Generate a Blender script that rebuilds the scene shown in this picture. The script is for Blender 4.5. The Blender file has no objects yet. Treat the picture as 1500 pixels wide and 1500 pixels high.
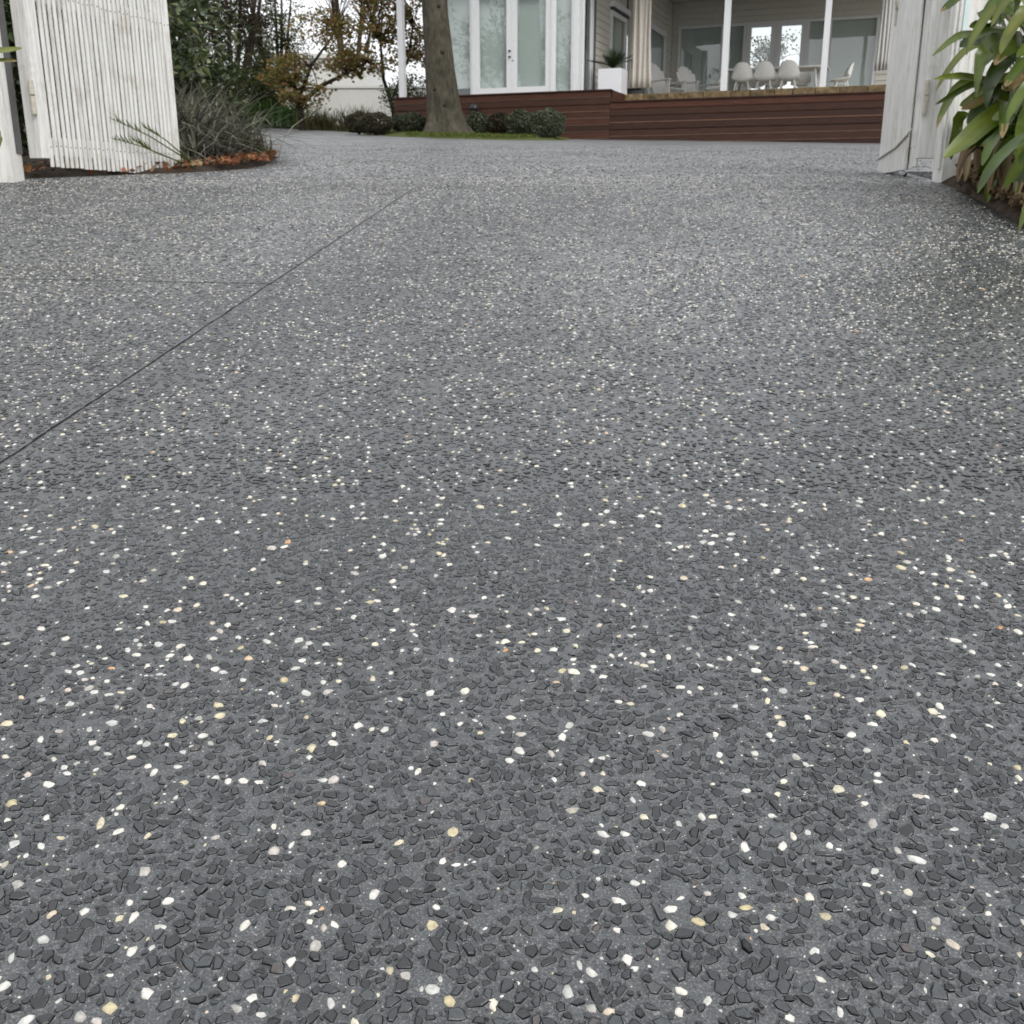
import bpy, math, random
import numpy as np
from mathutils import Vector, Matrix

# ------------------------------------------------------------------ camera, sky, sun, exposure
sc = bpy.context.scene
COL = sc.collection
R = math.radians
cam_d = bpy.data.cameras.new("camera")
cam = bpy.data.objects.new("camera", cam_d)
COL.objects.link(cam)
cam.location = (0, 0, 0.42)
cam.rotation_euler = (R(90 - 16.7), 0, 0)
cam_d.sensor_width = 36
cam_d.lens = 36
cam_d.clip_start = 0.02
cam_d.clip_end = 2000
cam_d.dof.use_dof = True
cam_d.dof.focus_distance = 0.6
cam_d.dof.aperture_fstop = 40
sc.camera = cam

SUN_EL, SUN_AZ = R(40), R(150)          # sun high, behind the camera to the right, veiled by cloud
world = bpy.data.worlds.new("World")
sc.world = world
world.use_nodes = True
wn = world.node_tree
wn.nodes.clear()
w_out = wn.nodes.new("ShaderNodeOutputWorld")
w_bg = wn.nodes.new("ShaderNodeBackground")
w_sky = wn.nodes.new("ShaderNodeTexSky")
w_sky.sky_type = 'NISHITA'
w_sky.sun_disc = False
w_sky.sun_elevation = SUN_EL
w_sky.sun_rotation = SUN_AZ
w_sky.dust_density = 4.0
w_hs = wn.nodes.new("ShaderNodeHueSaturation")
w_hs.inputs['Saturation'].default_value = 0.35
w_mix = wn.nodes.new("ShaderNodeMix")
w_mix.data_type = 'RGBA'
w_mix.inputs[0].default_value = 0.86      # the cloud sheet
w_tc = wn.nodes.new("ShaderNodeTexCoord")
w_no = wn.nodes.new("ShaderNodeTexNoise")
w_no.inputs['Scale'].default_value = 3.2
w_no.inputs['Detail'].default_value = 5
w_cr = wn.nodes.new("ShaderNodeValToRGB")
w_cr.color_ramp.elements[0].position = 0.3
w_cr.color_ramp.elements[0].color = (9.6, 9.9, 10.4, 1)
w_cr.color_ramp.elements[1].position = 0.75
w_cr.color_ramp.elements[1].color = (14.6, 14.7, 14.9, 1)
wn.links.new(w_tc.outputs['Generated'], w_no.inputs['Vector'])
wn.links.new(w_no.outputs['Fac'], w_cr.inputs['Fac'])
wn.links.new(w_sky.outputs[0], w_hs.inputs['Color'])
wn.links.new(w_hs.outputs[0], w_mix.inputs[6])
wn.links.new(w_cr.outputs[0], w_mix.inputs[7])
wn.links.new(w_mix.outputs[2], w_bg.inputs['Color'])
w_bg.inputs['Strength'].default_value = 0.1
wn.links.new(w_bg.outputs[0], w_out.inputs[0])

sun_d = bpy.data.lights.new("sun", 'SUN')
sun = bpy.data.objects.new("sun", sun_d)
COL.objects.link(sun)
sun_d.energy = 1.2
sun_d.angle = R(22)
sun_d.color = (1.0, 0.97, 0.93)
sd = Vector((math.cos(SUN_EL) * math.sin(SUN_AZ), math.cos(SUN_EL) * math.cos(SUN_AZ), math.sin(SUN_EL)))
sun.rotation_euler = sd.to_track_quat('Z', 'Y').to_euler()
sun.location = (6, -6, 12)

sc.view_settings.view_transform = 'Standard'
sc.view_settings.look = 'None'
sc.view_settings.exposure = 0.27
sc.view_settings.gamma = 1.0
sc.view_settings.use_curve_mapping = False

sc.cycles.max_bounces = 8
sc.cycles.diffuse_bounces = 3
sc.cycles.glossy_bounces = 3
sc.cycles.transmission_bounces = 4
sc.cycles.transparent_max_bounces = 16

rng = np.random.default_rng(7)
random.seed(7)

# ------------------------------------------------------------------ materials
def new_mat(name, base=(0.5, 0.5, 0.5), rough=0.6, spec=0.5):
    m = bpy.data.materials.new(name)
    m.use_nodes = True
    b = m.node_tree.nodes['Principled BSDF']
    b.inputs['Base Color'].default_value = (*base, 1)
    b.inputs['Roughness'].default_value = rough
    b.inputs['Specular IOR Level'].default_value = spec
    return m, m.node_tree, b

def node(nt, kind, **kw):
    n = nt.nodes.new(kind)
    for k, v in kw.items():
        if k in n.inputs:
            n.inputs[k].default_value = v
        else:
            setattr(n, k, v)
    return n

def ramp(nt, fac, stops, interp='LINEAR'):
    r = nt.nodes.new("ShaderNodeValToRGB")
    r.color_ramp.interpolation = interp
    el = r.color_ramp.elements
    while len(el) < len(stops):
        el.new(0.5)
    for e, (p, c) in zip(el, stops):
        e.position = p
        e.color = (*c, 1) if len(c) == 3 else c
    nt.links.new(fac, r.inputs['Fac'])
    return r.outputs['Color']

def coords(nt, scale=(1, 1, 1), kind='Object'):
    tc = nt.nodes.new("ShaderNodeTexCoord")
    mp = nt.nodes.new("ShaderNodeMapping")
    mp.inputs['Scale'].default_value = scale
    nt.links.new(tc.outputs[kind], mp.inputs['Vector'])
    return mp.outputs['Vector']

def noise(nt, vec, scale, detail=3, rough=0.5):
    n = node(nt, "ShaderNodeTexNoise", Scale=scale, Detail=detail, Roughness=rough)
    nt.links.new(vec, n.inputs['Vector'])
    return n.outputs['Fac']

def mixc(nt, fac, a, b, blend='MIX'):
    m = nt.nodes.new("ShaderNodeMix")
    m.data_type = 'RGBA'
    m.blend_type = blend
    for s, i in ((fac, 0), (a, 6), (b, 7)):
        if isinstance(s, (int, float)):
            m.inputs[i].default_value = s
        elif isinstance(s, tuple):
            m.inputs[i].default_value = (*s, 1)
        else:
            nt.links.new(s, m.inputs[i])
    return m.outputs[2]

def math_n(nt, op, a, b=0.0, clamp=False):
    m = nt.nodes.new("ShaderNodeMath")
    m.operation = op
    m.use_clamp = clamp
    for i, s in enumerate((a, b)):
        if isinstance(s, (int, float)):
            m.inputs[i].default_value = s
        else:
            nt.links.new(s, m.inputs[i])
    return m.outputs[0]

def bump(nt, b, height, strength, dist):
    n = node(nt, "ShaderNodeBump", Strength=strength, Distance=dist)
    nt.links.new(height, n.inputs['Height'])
    nt.links.new(n.outputs[0], b.inputs['Normal'])

def attr(nt, name):
    a = nt.nodes.new("ShaderNodeAttribute")
    a.attribute_name = name
    return a.outputs['Fac']

def obj_random(nt):
    return nt.nodes.new("ShaderNodeObjectInfo").outputs['Random']

MT = {}

def tint_mat(name, stops, rough, spec=0.5, interp='LINEAR', nscale=0, bumps=0.0, translucent=0.0):
    """colour picked per piece from the face attribute 'tint'"""
    m, nt, b = new_mat(name, rough=rough, spec=spec)
    col = ramp(nt, attr(nt, "tint"), stops, interp)
    if nscale:
        nv = noise(nt, coords(nt), nscale, 4)
        col = mixc(nt, 0.75, col, ramp(nt, nv, [(0.3, (0.62,) * 3), (0.7, (1.3,) * 3)]), 'MULTIPLY')
        if bumps:
            bump(nt, b, nv, 0.6, bumps)
    nt.links.new(col, b.inputs['Base Color'])
    if translucent:
        t = nt.nodes.new("ShaderNodeBsdfTranslucent")
        nt.links.new(col, t.inputs['Color'])
        mx = nt.nodes.new("ShaderNodeMixShader")
        mx.inputs[0].default_value = translucent
        out = nt.nodes['Material Output']
        nt.links.new(b.outputs[0], mx.inputs[1])
        nt.links.new(t.outputs[0], mx.inputs[2])
        nt.links.new(mx.outputs[0], out.inputs['Surface'])
    MT[name] = m
    return m

def dampness(nt, v):
    """0 dry .. 1 damp: uneven sealer and damp, strongest in a patch right of centre"""
    big = noise(nt, v, 1.1, 5, 0.6)
    gr = nt.nodes.new("ShaderNodeVectorMath")
    gr.operation = 'DISTANCE'
    gr.inputs[1].default_value = (0.62, 2.1, 0.25)
    nt.links.new(v, gr.inputs[0])
    near_ = nt.nodes.new("ShaderNodeMapRange")
    near_.interpolation_type = 'SMOOTHSTEP'
    for k_, x_ in (('From Min', 1.1), ('From Max', 0.15), ('To Min', 0.0), ('To Max', 0.34)):
        near_.inputs[k_].default_value = x_
    nt.links.new(gr.outputs['Value'], near_.inputs['Value'])
    return math_n(nt, 'ADD', big, near_.outputs[0])

# --- exposed aggregate: cement matrix; far off, where single stones cannot be told apart, the stones are in the material
def make_matrix():
    m, nt, b = new_mat("aggregate_concrete", rough=0.55, spec=0.4)
    v = coords(nt)
    fine = noise(nt, v, 700, 3, 0.75)
    mid = noise(nt, v, 120, 3, 0.6)
    big = noise(nt, v, 1.3, 4, 0.55)
    base = ramp(nt, fine, [(0.28, (0.045, 0.048, 0.051)), (0.48, (0.082, 0.087, 0.092)), (0.60, (0.125, 0.128, 0.130)), (0.74, (0.36, 0.35, 0.33))])
    base = mixc(nt, 0.5, base, ramp(nt, mid, [(0.3, (0.75,) * 3), (0.7, (1.25,) * 3)]), 'MULTIPLY')
    # far stones, their colours raised to paint in the pale distant sheen
    vo = node(nt, "ShaderNodeTexVoronoi", Scale=120.0, Randomness=1.0)
    nt.links.new(v, vo.inputs['Vector'])
    sep = nt.nodes.new("ShaderNodeSeparateColor")
    nt.links.new(vo.outputs['Color'], sep.inputs[0])
    cell = ramp(nt, sep.outputs[0], [(0.0, (0.05, 0.051, 0.053)), (0.5, (0.09, 0.092, 0.094)), (0.78, (0.13, 0.132, 0.132)),
                                     (0.88, (0.26, 0.26, 0.25)), (1.0, (0.52, 0.51, 0.47))])
    inside = ramp(nt, vo.outputs['Distance'], [(0.40, (1, 1, 1)), (0.58, (0, 0, 0))])
    stones = mixc(nt, inside, base, cell)
    sepv = nt.nodes.new("ShaderNodeSeparateXYZ")
    nt.links.new(v, sepv.inputs[0])
    far = nt.nodes.new("ShaderNodeMapRange")
    far.interpolation_type = 'SMOOTHSTEP'
    far.inputs['From Min'].default_value = 4.2
    far.inputs['From Max'].default_value = 4.5
    nt.links.new(sepv.outputs['Y'], far.inputs['Value'])
    clot = noise(nt, coords(nt, (1, 0.35, 1)), 34, 4, 0.7)
    stones = mixc(nt, 1.0, stones, ramp(nt, clot, [(0.3, (0.85,) * 3), (0.5, (1.25,) * 3), (0.72, (2.1,) * 3)]), 'MULTIPLY')
    col = mixc(nt, far.outputs[0], base, stones)
    col = mixc(nt, 0.6, col, ramp(nt, big, [(0.3, (0.84,) * 3), (0.7, (1.14,) * 3)]), 'MULTIPLY')
    nt.links.new(col, b.inputs['Base Color'])
    hgt = mixc(nt, far.outputs[0], fine, inside)
    bump(nt, b, hgt, 0.45, 0.0008)
    nt.links.new(ramp(nt, dampness(nt, v), [(0.38, (0.58,) * 3), (0.62, (0.36,) * 3), (0.85, (0.20,) * 3)]), b.inputs['Roughness'])
    MT["matrix"] = m
make_matrix()

def make_bluestone():
    m, nt, b = new_mat("bluestone", rough=0.3, spec=0.8)
    col = ramp(nt, attr(nt, "tint"), [(0.0, (0.008, 0.009, 0.010)), (0.45, (0.016, 0.018, 0.021)), (0.7, (0.027, 0.030, 0.034)),
                                      (0.975, (0.050, 0.055, 0.058)), (1.0, (0.070, 0.054, 0.047))])
    v = coords(nt)
    nv = noise(nt, v, 420, 4, 0.65)
    big = noise(nt, v, 1.3, 4, 0.55)
    col = mixc(nt, 0.8, col, ramp(nt, nv, [(0.3, (0.6,) * 3), (0.7, (1.4,) * 3)]), 'MULTIPLY')
    nt.links.new(col, b.inputs['Base Color'])
    bump(nt, b, nv, 0.55, 0.0009)
    nt.links.new(ramp(nt, dampness(nt, v), [(0.38, (0.40,) * 3), (0.62, (0.23,) * 3), (0.85, (0.13,) * 3)]), b.inputs['Roughness'])
    MT["bluestone"] = m
make_bluestone()
tint_mat("quartz_pebble", [(0.0, (0.42, 0.42, 0.40)), (0.18, (0.58, 0.57, 0.53)), (0.5, (0.68, 0.65, 0.58)), (0.70, (0.60, 0.55, 0.41)), (0.80, (0.48, 0.41, 0.24)),
                           (0.84, (0.36, 0.35, 0.32)), (0.94, (0.48, 0.44, 0.40)), (0.985, (0.60, 0.50, 0.36)), (1.0, (0.52, 0.26, 0.09))], 0.5, 0.4, nscale=300, bumps=0.0004)

def white_paint(name, dirt=1.0, base=(0.74, 0.75, 0.74)):
    m, nt, b = new_mat(name, rough=0.5, spec=0.35)
    v = coords(nt, (1, 1, 0.08))
    streak = noise(nt, v, 55, 5, 0.65)
    v2 = coords(nt)
    blot = noise(nt, v2, 9, 5, 0.7)
    spots = noise(nt, v2, 130, 2, 0.5)
    col = mixc(nt, 1.0, base, ramp(nt, streak, [(0.25, (1 - 0.5 * dirt, 1 - 0.51 * dirt, 1 - 0.53 * dirt)), (0.42, (1 - 0.18 * dirt,) * 3), (0.58, (1, 1, 1))]), 'MULTIPLY')
    col = mixc(nt, math_n(nt, 'MULTIPLY', ramp(nt, blot, [(0.52, (0, 0, 0)), (0.74, (1, 1, 1))]), 0.55 * dirt), col, (0.40, 0.35, 0.26))
    col = mixc(nt, math_n(nt, 'MULTIPLY', ramp(nt, spots, [(0.70, (0, 0, 0)), (0.76, (1, 1, 1))]), 0.8 * dirt), col, (0.16, 0.15, 0.14))
    nt.links.new(col, b.inputs['Base Color'])
    bump(nt, b, streak, 0.25, 0.0015)
    MT[name] = m
white_paint("gate_paint", 1.0, (0.77, 0.76, 0.725))
white_paint("house_paint", 0.25, (0.76, 0.77, 0.78))
white_paint("weatherboard_paint", 0.35, (0.66, 0.635, 0.57))
white_paint("render_white", 0.3, (0.70, 0.70, 0.66))

def timber(name, a, c, scale=(1.2, 26, 26)):
    m, nt, b = new_mat(name, rough=0.6, spec=0.22)
    v = coords(nt, scale)
    g = noise(nt, v, 3.0, 6, 0.65)
    col = ramp(nt, g, [(0.3, a), (0.7, c)])
    rv = ramp(nt, obj_random(nt), [(0, (0.62, 0.66, 0.72)), (0.5, (0.95, 0.95, 0.95)), (1, (1.45, 1.3, 1.2))])
    col = mixc(nt, 1.0, col, rv, 'MULTIPLY')
    nt.links.new(col, b.inputs['Base Color'])
    bump(nt, b, g, 0.3, 0.002)
    MT[name] = m
timber("merbau", (0.031, 0.0130, 0.0085), (0.079, 0.0365, 0.0245))
timber("merbau_worn", (0.11, 0.065, 0.047), (0.22, 0.14, 0.10))  # paler timber, paints the light caught on the board edges

def stoneish(name, a, c, scale, rough=0.8):
    m, nt, b = new_mat(name, rough=rough, spec=0.3)
    g = noise(nt, coords(nt), scale, 6, 0.65)
    col = ramp(nt, g, [(0.3, a), (0.7, c)])
    rv = ramp(nt, obj_random(nt), [(0, (0.72,) * 3), (1, (1.2,) * 3)])
    nt.links.new(mixc(nt, 1.0, col, rv, 'MULTIPLY'), b.inputs['Base Color'])
    bump(nt, b, g, 0.5, 0.01)
    MT[name] = m
stoneish("sandstone", (0.055, 0.042, 0.022), (0.27, 0.19, 0.10), 11)
stoneish("soil", (0.012, 0.009, 0.006), (0.055, 0.038, 0.025), 30, 0.95)
stoneish("ground_earth", (0.02, 0.02, 0.012), (0.06, 0.055, 0.03), 2, 0.95)
stoneish("turf_soil", (0.05, 0.07, 0.012), (0.12, 0.13, 0.03), 14, 0.95)
stoneish("cement", (0.16, 0.15, 0.14), (0.26, 0.25, 0.235), 25, 0.85)
stoneish("sand_paving", (0.34, 0.31, 0.26), (0.48, 0.45, 0.39), 6, 0.8)
stoneish("road", (0.035, 0.035, 0.037), (0.06, 0.06, 0.062), 20, 0.8)
stoneish("roof_tile", (0.10, 0.10, 0.105), (0.18, 0.18, 0.185), 4, 0.7)

def bark(name, a, c, sc_, bd):
    m, nt, b = new_mat(name, rough=0.9, spec=0.2)
    v = coords(nt, (1, 1, 0.35))
    g = noise(nt, v, sc_, 7, 0.7)
    big = noise(nt, coords(nt), 2.2, 4, 0.6)
    col = mixc(nt, 1.0, ramp(nt, g, [(0.3, a), (0.7, c)]), ramp(nt, big, [(0.35, (0.65, 0.7, 0.6)), (0.65, (1.15, 1.12, 1.05))]), 'MULTIPLY')
    nt.links.new(col, b.inputs['Base Color'])
    bump(nt, b, g, 0.9, bd)
    MT[name] = m
bark("oak_bark", (0.034, 0.030, 0.024), (0.115, 0.102, 0.082), 14, 0.035)
bark("dark_bark", (0.020, 0.015, 0.012), (0.065, 0.05, 0.04), 20, 0.01)

def plain(name, base, rough=0.5, spec=0.5, metal=0.0, var=0.12, nscale=18):
    m, nt, b = new_mat(name, base, rough, spec)
    b.inputs['Metallic'].default_value = metal
    g = noise(nt, coords(nt), nscale, 4)
    nt.links.new(mixc(nt, 1.0, base, ramp(nt, g, [(0.3, (1 - var,) * 3), (0.7, (1 + var,) * 3)]), 'MULTIPLY'), b.inputs['Base Color'])
    MT[name] = m
plain("planter_white", (0.76, 0.77, 0.79), 0.35, 0.5, var=0.03)
plain("resin_white", (0.84, 0.83, 0.80), 0.4, 0.5, var=0.04)
plain("shell_white", (0.86, 0.85, 0.80), 0.4, 0.5, var=0.04)
plain("canvas", (0.60, 0.56, 0.50), 0.85, 0.2, var=0.06)
plain("canvas_white", (0.68, 0.67, 0.64), 0.85, 0.2, var=0.06)
plain("soffit_paint", (0.58, 0.585, 0.575), 0.6, 0.3, var=0.03)
plain("dark_metal", (0.02, 0.02, 0.022), 0.4, 0.5)
plain("grey_metal", (0.12, 0.12, 0.12), 0.4, 0.5, metal=0.6)
plain("rubber_joint", (0.006, 0.006, 0.006), 0.8, 0.2)
plain("blind_fabric", (0.60, 0.63, 0.61), 0.8, 0.2, var=0.03, nscale=3)
plain("interior_wall", (0.35, 0.36, 0.35), 0.8, 0.2)
plain("interior_dark", (0.06, 0.06, 0.06), 0.8, 0.2)
plain("nail_rust", (0.13, 0.10, 0.07), 0.7, 0.3, var=0.3, nscale=200)
plain("hinge_cream", (0.50, 0.46, 0.38), 0.5, 0.4, var=0.15, nscale=60)
plain("frost_strip", (0.62, 0.74, 0.74), 0.3, 0.5, var=0.05)
plain("brick_cream", (0.50, 0.46, 0.39), 0.85, 0.2, var=0.2, nscale=30)

def glass():
    m, nt, b = new_mat("window_glass")
    nt.nodes.remove(b)
    lw = node(nt, "ShaderNodeLayerWeight", Blend=0.5)
    f5 = math_n(nt, 'POWER', lw.outputs['Facing'], 5.0)
    fr = math_n(nt, 'ADD', math_n(nt, 'MULTIPLY', f5, 0.92), 0.08)
    tr = node(nt, "ShaderNodeBsdfTransparent")
    tr.inputs['Color'].default_value = (0.93, 0.955, 0.948, 1)
    gl = node(nt, "ShaderNodeBsdfGlossy", Roughness=0.015)
    w = noise(nt, coords(nt), 1.6, 2)
    bp = node(nt, "ShaderNodeBump", Strength=0.05, Distance=0.02)
    nt.links.new(w, bp.inputs['Height'])
    nt.links.new(bp.outputs[0], gl.inputs['Normal'])
    mx = nt.nodes.new("ShaderNodeMixShader")
    nt.links.new(fr, mx.inputs[0])
    nt.links.new(tr.outputs[0], mx.inputs[1])
    nt.links.new(gl.outputs[0], mx.inputs[2])
    nt.links.new(mx.outputs[0], nt.nodes['Material Output'].inputs['Surface'])
    MT["glass"] = m
glass()

tint_mat("strap_leaf", [(0, (0.022, 0.045, 0.004)), (0.35, (0.055, 0.098, 0.008)), (0.7, (0.12, 0.165, 0.018)), (0.9, (0.22, 0.21, 0.045)), (1.0, (0.30, 0.21, 0.09))],
         0.3, 0.5, nscale=14, translucent=0.22)
tint_mat("evergreen_leaf", [(0, (0.014, 0.027, 0.009)), (0.55, (0.044, 0.068, 0.022)), (0.85, (0.10, 0.125, 0.05)), (1.0, (0.20, 0.20, 0.09))], 0.35, 0.5, translucent=0.15)
tint_mat("maple_leaf", [(0, (0.13, 0.14, 0.035)), (0.5, (0.23, 0.20, 0.065)), (0.8, (0.33, 0.22, 0.09)), (1.0, (0.38, 0.18, 0.10))], 0.6, 0.3, translucent=0.45)
tint_mat("brown_leaf", [(0, (0.030, 0.022, 0.016)), (0.6, (0.065, 0.046, 0.033)), (1.0, (0.075, 0.07, 0.03))], 0.7, 0.2, translucent=0.2)
tint_mat("hedge_leaf", [(0, (0.018, 0.030, 0.008)), (0.6, (0.04, 0.062, 0.014)), (1.0, (0.085, 0.10, 0.022))], 0.5, 0.3, translucent=0.25)
tint_mat("bright_leaf", [(0, (0.03, 0.075, 0.014)), (0.6, (0.07, 0.15, 0.03)), (1.0, (0.13, 0.21, 0.06))], 0.45, 0.4, translucent=0.25)
tint_mat("ball_leaf", [(0, (0.035, 0.045, 0.026)), (0.6, (0.075, 0.092, 0.055)), (1.0, (0.15, 0.17, 0.11))], 0.6, 0.3, translucent=0.15)
tint_mat("ball_leaf_brown", [(0, (0.028, 0.024, 0.016)), (0.6, (0.055, 0.052, 0.028)), (1.0, (0.09, 0.075, 0.045))], 0.6, 0.3, translucent=0.15)
tint_mat("dry_blade", [(0, (0.055, 0.050, 0.044)), (0.5, (0.14, 0.135, 0.11)), (0.8, (0.20, 0.21, 0.15)), (1.0, (0.34, 0.32, 0.24))], 0.7, 0.3, translucent=0.2)
tint_mat("straw_blade", [(0, (0.05, 0.05, 0.016)), (0.6, (0.12, 0.11, 0.04)), (1.0, (0.22, 0.19, 0.09))], 0.7, 0.3, translucent=0.25)
tint_mat("lawn_blade", [(0, (0.045, 0.075, 0.010)), (0.6, (0.085, 0.12, 0.018)), (1.0, (0.15, 0.155, 0.035))], 0.6, 0.3, translucent=0.25)
tint_mat("fallen_leaf", [(0, (0.10, 0.030, 0.012)), (0.5, (0.26, 0.075, 0.022)), (0.8, (0.34, 0.15, 0.055)), (1.0, (0.42, 0.30, 0.20))], 0.6, 0.4, translucent=0.1)
tint_mat("cycad_leaf", [(0, (0.010, 0.026, 0.008)), (1.0, (0.035, 0.062, 0.018))], 0.4, 0.5)
tint_mat("dead_leaf", [(0, (0.05, 0.03, 0.016)), (0.5, (0.15, 0.095, 0.045)), (1.0, (0.36, 0.28, 0.17))], 0.7, 0.3, translucent=0.1)

# ------------------------------------------------------------------ terrain
def ground_z(x, y):
    x = np.asarray(x, float)
    y = np.asarray(y, float)
    s2 = 0.06703 - 0.00057 * np.clip(x, -40, 40) + 0.0007 * np.clip(-x, 0, 14)
    near = 0.118 * np.clip(y, -2.2, 4.3)
    w = np.clip((np.minimum(y, 45) - 4.3), 0, None)
    far = s2 * w
    # soften the change of grade
    e = np.clip((y - 4.05) / 0.5, 0, 1)
    soft = -0.0062 * 4 * e * (1 - e)
    und = 0.004 * np.sin(2.1 * x + 0.7) * np.sin(1.7 * y + 0.3) + 0.002 * np.sin(5.3 * x + 1.2 * y)
    und = und * np.clip((y - 4.0) / 2.0, 0, 1)          # the ramp itself was screeded flat
    return near + far + soft + und

# ------------------------------------------------------------------ helpers
ORIGIN = {}

def np_mesh(name, verts, polys, mat=None, tint=None, smooth=False):
    """polys: list of int arrays (n,k)"""
    me = bpy.data.meshes.new(name)
    verts = np.asarray(verts, np.float32)
    me.vertices.add(len(verts))
    me.vertices.foreach_set("co", verts.ravel())
    loops = np.concatenate([np.asarray(p).ravel() for p in polys]).astype(np.int32)
    counts = np.concatenate([np.full(len(p), np.asarray(p).shape[1]) for p in polys]).astype(np.int32)
    starts = np.concatenate([[0], np.cumsum(counts)[:-1]]).astype(np.int32)
    me.loops.add(len(loops))
    me.loops.foreach_set("vertex_index", loops)
    me.polygons.add(len(counts))
    me.polygons.foreach_set("loop_start", starts)
    me.polygons.foreach_set("loop_total", counts)
    me.polygons.foreach_set("use_smooth", np.full(len(counts), bool(smooth)))
    if tint is not None:
        at = me.attributes.new("tint", 'FLOAT', 'FACE')
        at.data.foreach_set("value", np.asarray(tint, np.float32))
    me.update(calc_edges=True)
    if mat:
        me.materials.append(MT[mat])
    return me

def link(name, me, parent=None, **props):
    o = bpy.data.objects.new(name, me)
    COL.objects.link(o)
    if parent is not None:
        o.parent = parent
    for k, v in props.items():
        o[k] = v
    return o

def thing(name, label, cat, loc=(0, 0, 0), rz=0.0, group=None):
    o = bpy.data.objects.new(name, None)
    COL.objects.link(o)
    o.empty_display_size = 0.1
    o.location = loc
    o.rotation_euler = (0, 0, rz)
    o['label'] = label
    o['category'] = cat
    if group:
        o['group'] = group
    ORIGIN[o.name] = tuple(loc)
    return o

class MB:
    def __init__(self):
        self.v = []
        self.f = []

    def add(self, vs, fs):
        b = len(self.v)
        self.v += [tuple(p) for p in vs]
        self.f += [tuple(i + b for i in f) for f in fs]
        return self

    def box(self, x0, x1, y0, y1, z0, z1):
        return self.add([(x0, y0, z0), (x1, y0, z0), (x1, y1, z0), (x0, y1, z0), (x0, y0, z1), (x1, y0, z1), (x1, y1, z1), (x0, y1, z1)],
                        [(3, 2, 1, 0), (4, 5, 6, 7), (0, 1, 5, 4), (1, 2, 6, 5), (2, 3, 7, 6), (3, 0, 4, 7)])

    def hexa(self, p):
        return self.add(p, [(3, 2, 1, 0), (4, 5, 6, 7), (0, 1, 5, 4), (1, 2, 6, 5), (2, 3, 7, 6), (3, 0, 4, 7)])

    def beam(self, a, b, w, h, up=(0, 0, 1)):
        a, b = Vector(a), Vector(b)
        d = (b - a).normalized()
        s = d.cross(Vector(up)).normalized() * (w / 2)
        u = s.cross(d).normalized() * (h / 2)
        return self.hexa([a - s - u, a + s - u, a + s + u, a - s + u, b - s - u, b + s - u, b + s + u, b - s + u])

    def tube(self, pts, radii, k=8, cap=True):
        pts = [Vector(p) for p in pts]
        n = len(pts)
        if not hasattr(radii, '__len__'):
            radii = [radii] * n
        base = len(self.v)
        ref = Vector((0.31, 0.93, 0.17))
        for i, p in enumerate(pts):
            d = (pts[min(i + 1, n - 1)] - pts[max(i - 1, 0)]).normalized()
            s = d.cross(ref)
            if s.length < 1e-3:
                s = d.cross(Vector((1, 0, 0)))
            s.normalize()
            t = s.cross(d)
            for j in range(k):
                a = 2 * math.pi * j / k
                q = p + (s * math.cos(a) + t * math.sin(a)) * radii[i]
                self.v.append(tuple(q))
        for i in range(n - 1):
            for j in range(k):
                a, b = base + i * k + j, base + i * k + (j + 1) % k
                self.f.append((a, b, b + k, a + k))
        if cap:
            self.f.append(tuple(base + j for j in reversed(range(k))))
            self.f.append(tuple(base + (n - 1) * k + j for j in range(k)))
        return self

    def grid(self, rows):
        b = len(self.v)
        m = len(rows[0])
        for r in rows:
            self.v += [tuple(p) for p in r]
        for i in range(len(rows) - 1):
            for j in range(m - 1):
                a = b + i * m + j
                self.f.append((a, a + 1, a + m + 1, a + m))
        return self

    def build(self, name, mat, parent=None, smooth=False, bevel=0.0, origin=None, solid=0.0, tint=None, **props):
        me = bpy.data.meshes.new(name)
        if origin is None:
            p = parent
            while p is not None and p.name not in ORIGIN:
                p = p.parent
            origin = ORIGIN.get(p.name, (0, 0, 0)) if p is not None else (0, 0, 0)
        v = np.array(self.v, float) - np.array(origin)
        me.from_pydata(v.tolist(), [], self.f)
        me.materials.append(MT[mat])
        if smooth:
            me.polygons.foreach_set("use_smooth", [True] * len(me.polygons))
        if tint is not None:
            at = me.attributes.new("tint", 'FLOAT', 'FACE')
            at.data.foreach_set("value", np.resize(np.asarray(tint, np.float32), len(me.polygons)))
        me.update()
        o = link(name, me, parent, **props)
        if solid:
            md = o.modifiers.new("thickness", 'SOLIDIFY')
            md.thickness = solid
            md.offset = 0
        if bevel:
            md = o.modifiers.new("edge", 'BEVEL')
            md.width = bevel
            md.segments = 2
            md.limit_method = 'ANGLE'
        return o

def bx(name, mat, parent, *a, **kw):
    return MB().box(*a).build(name, mat, parent, **kw)

def structure(o):
    o['kind'] = 'structure'
    return o

def copy_tree(src, parent=None):
    c = src.copy()
    COL.objects.link(c)
    c.parent = parent
    if src.name in ORIGIN:
        ORIGIN[c.name] = ORIGIN[src.name]
    for ch in list(src.children):
        copy_tree(ch, c)
    return c

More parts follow.
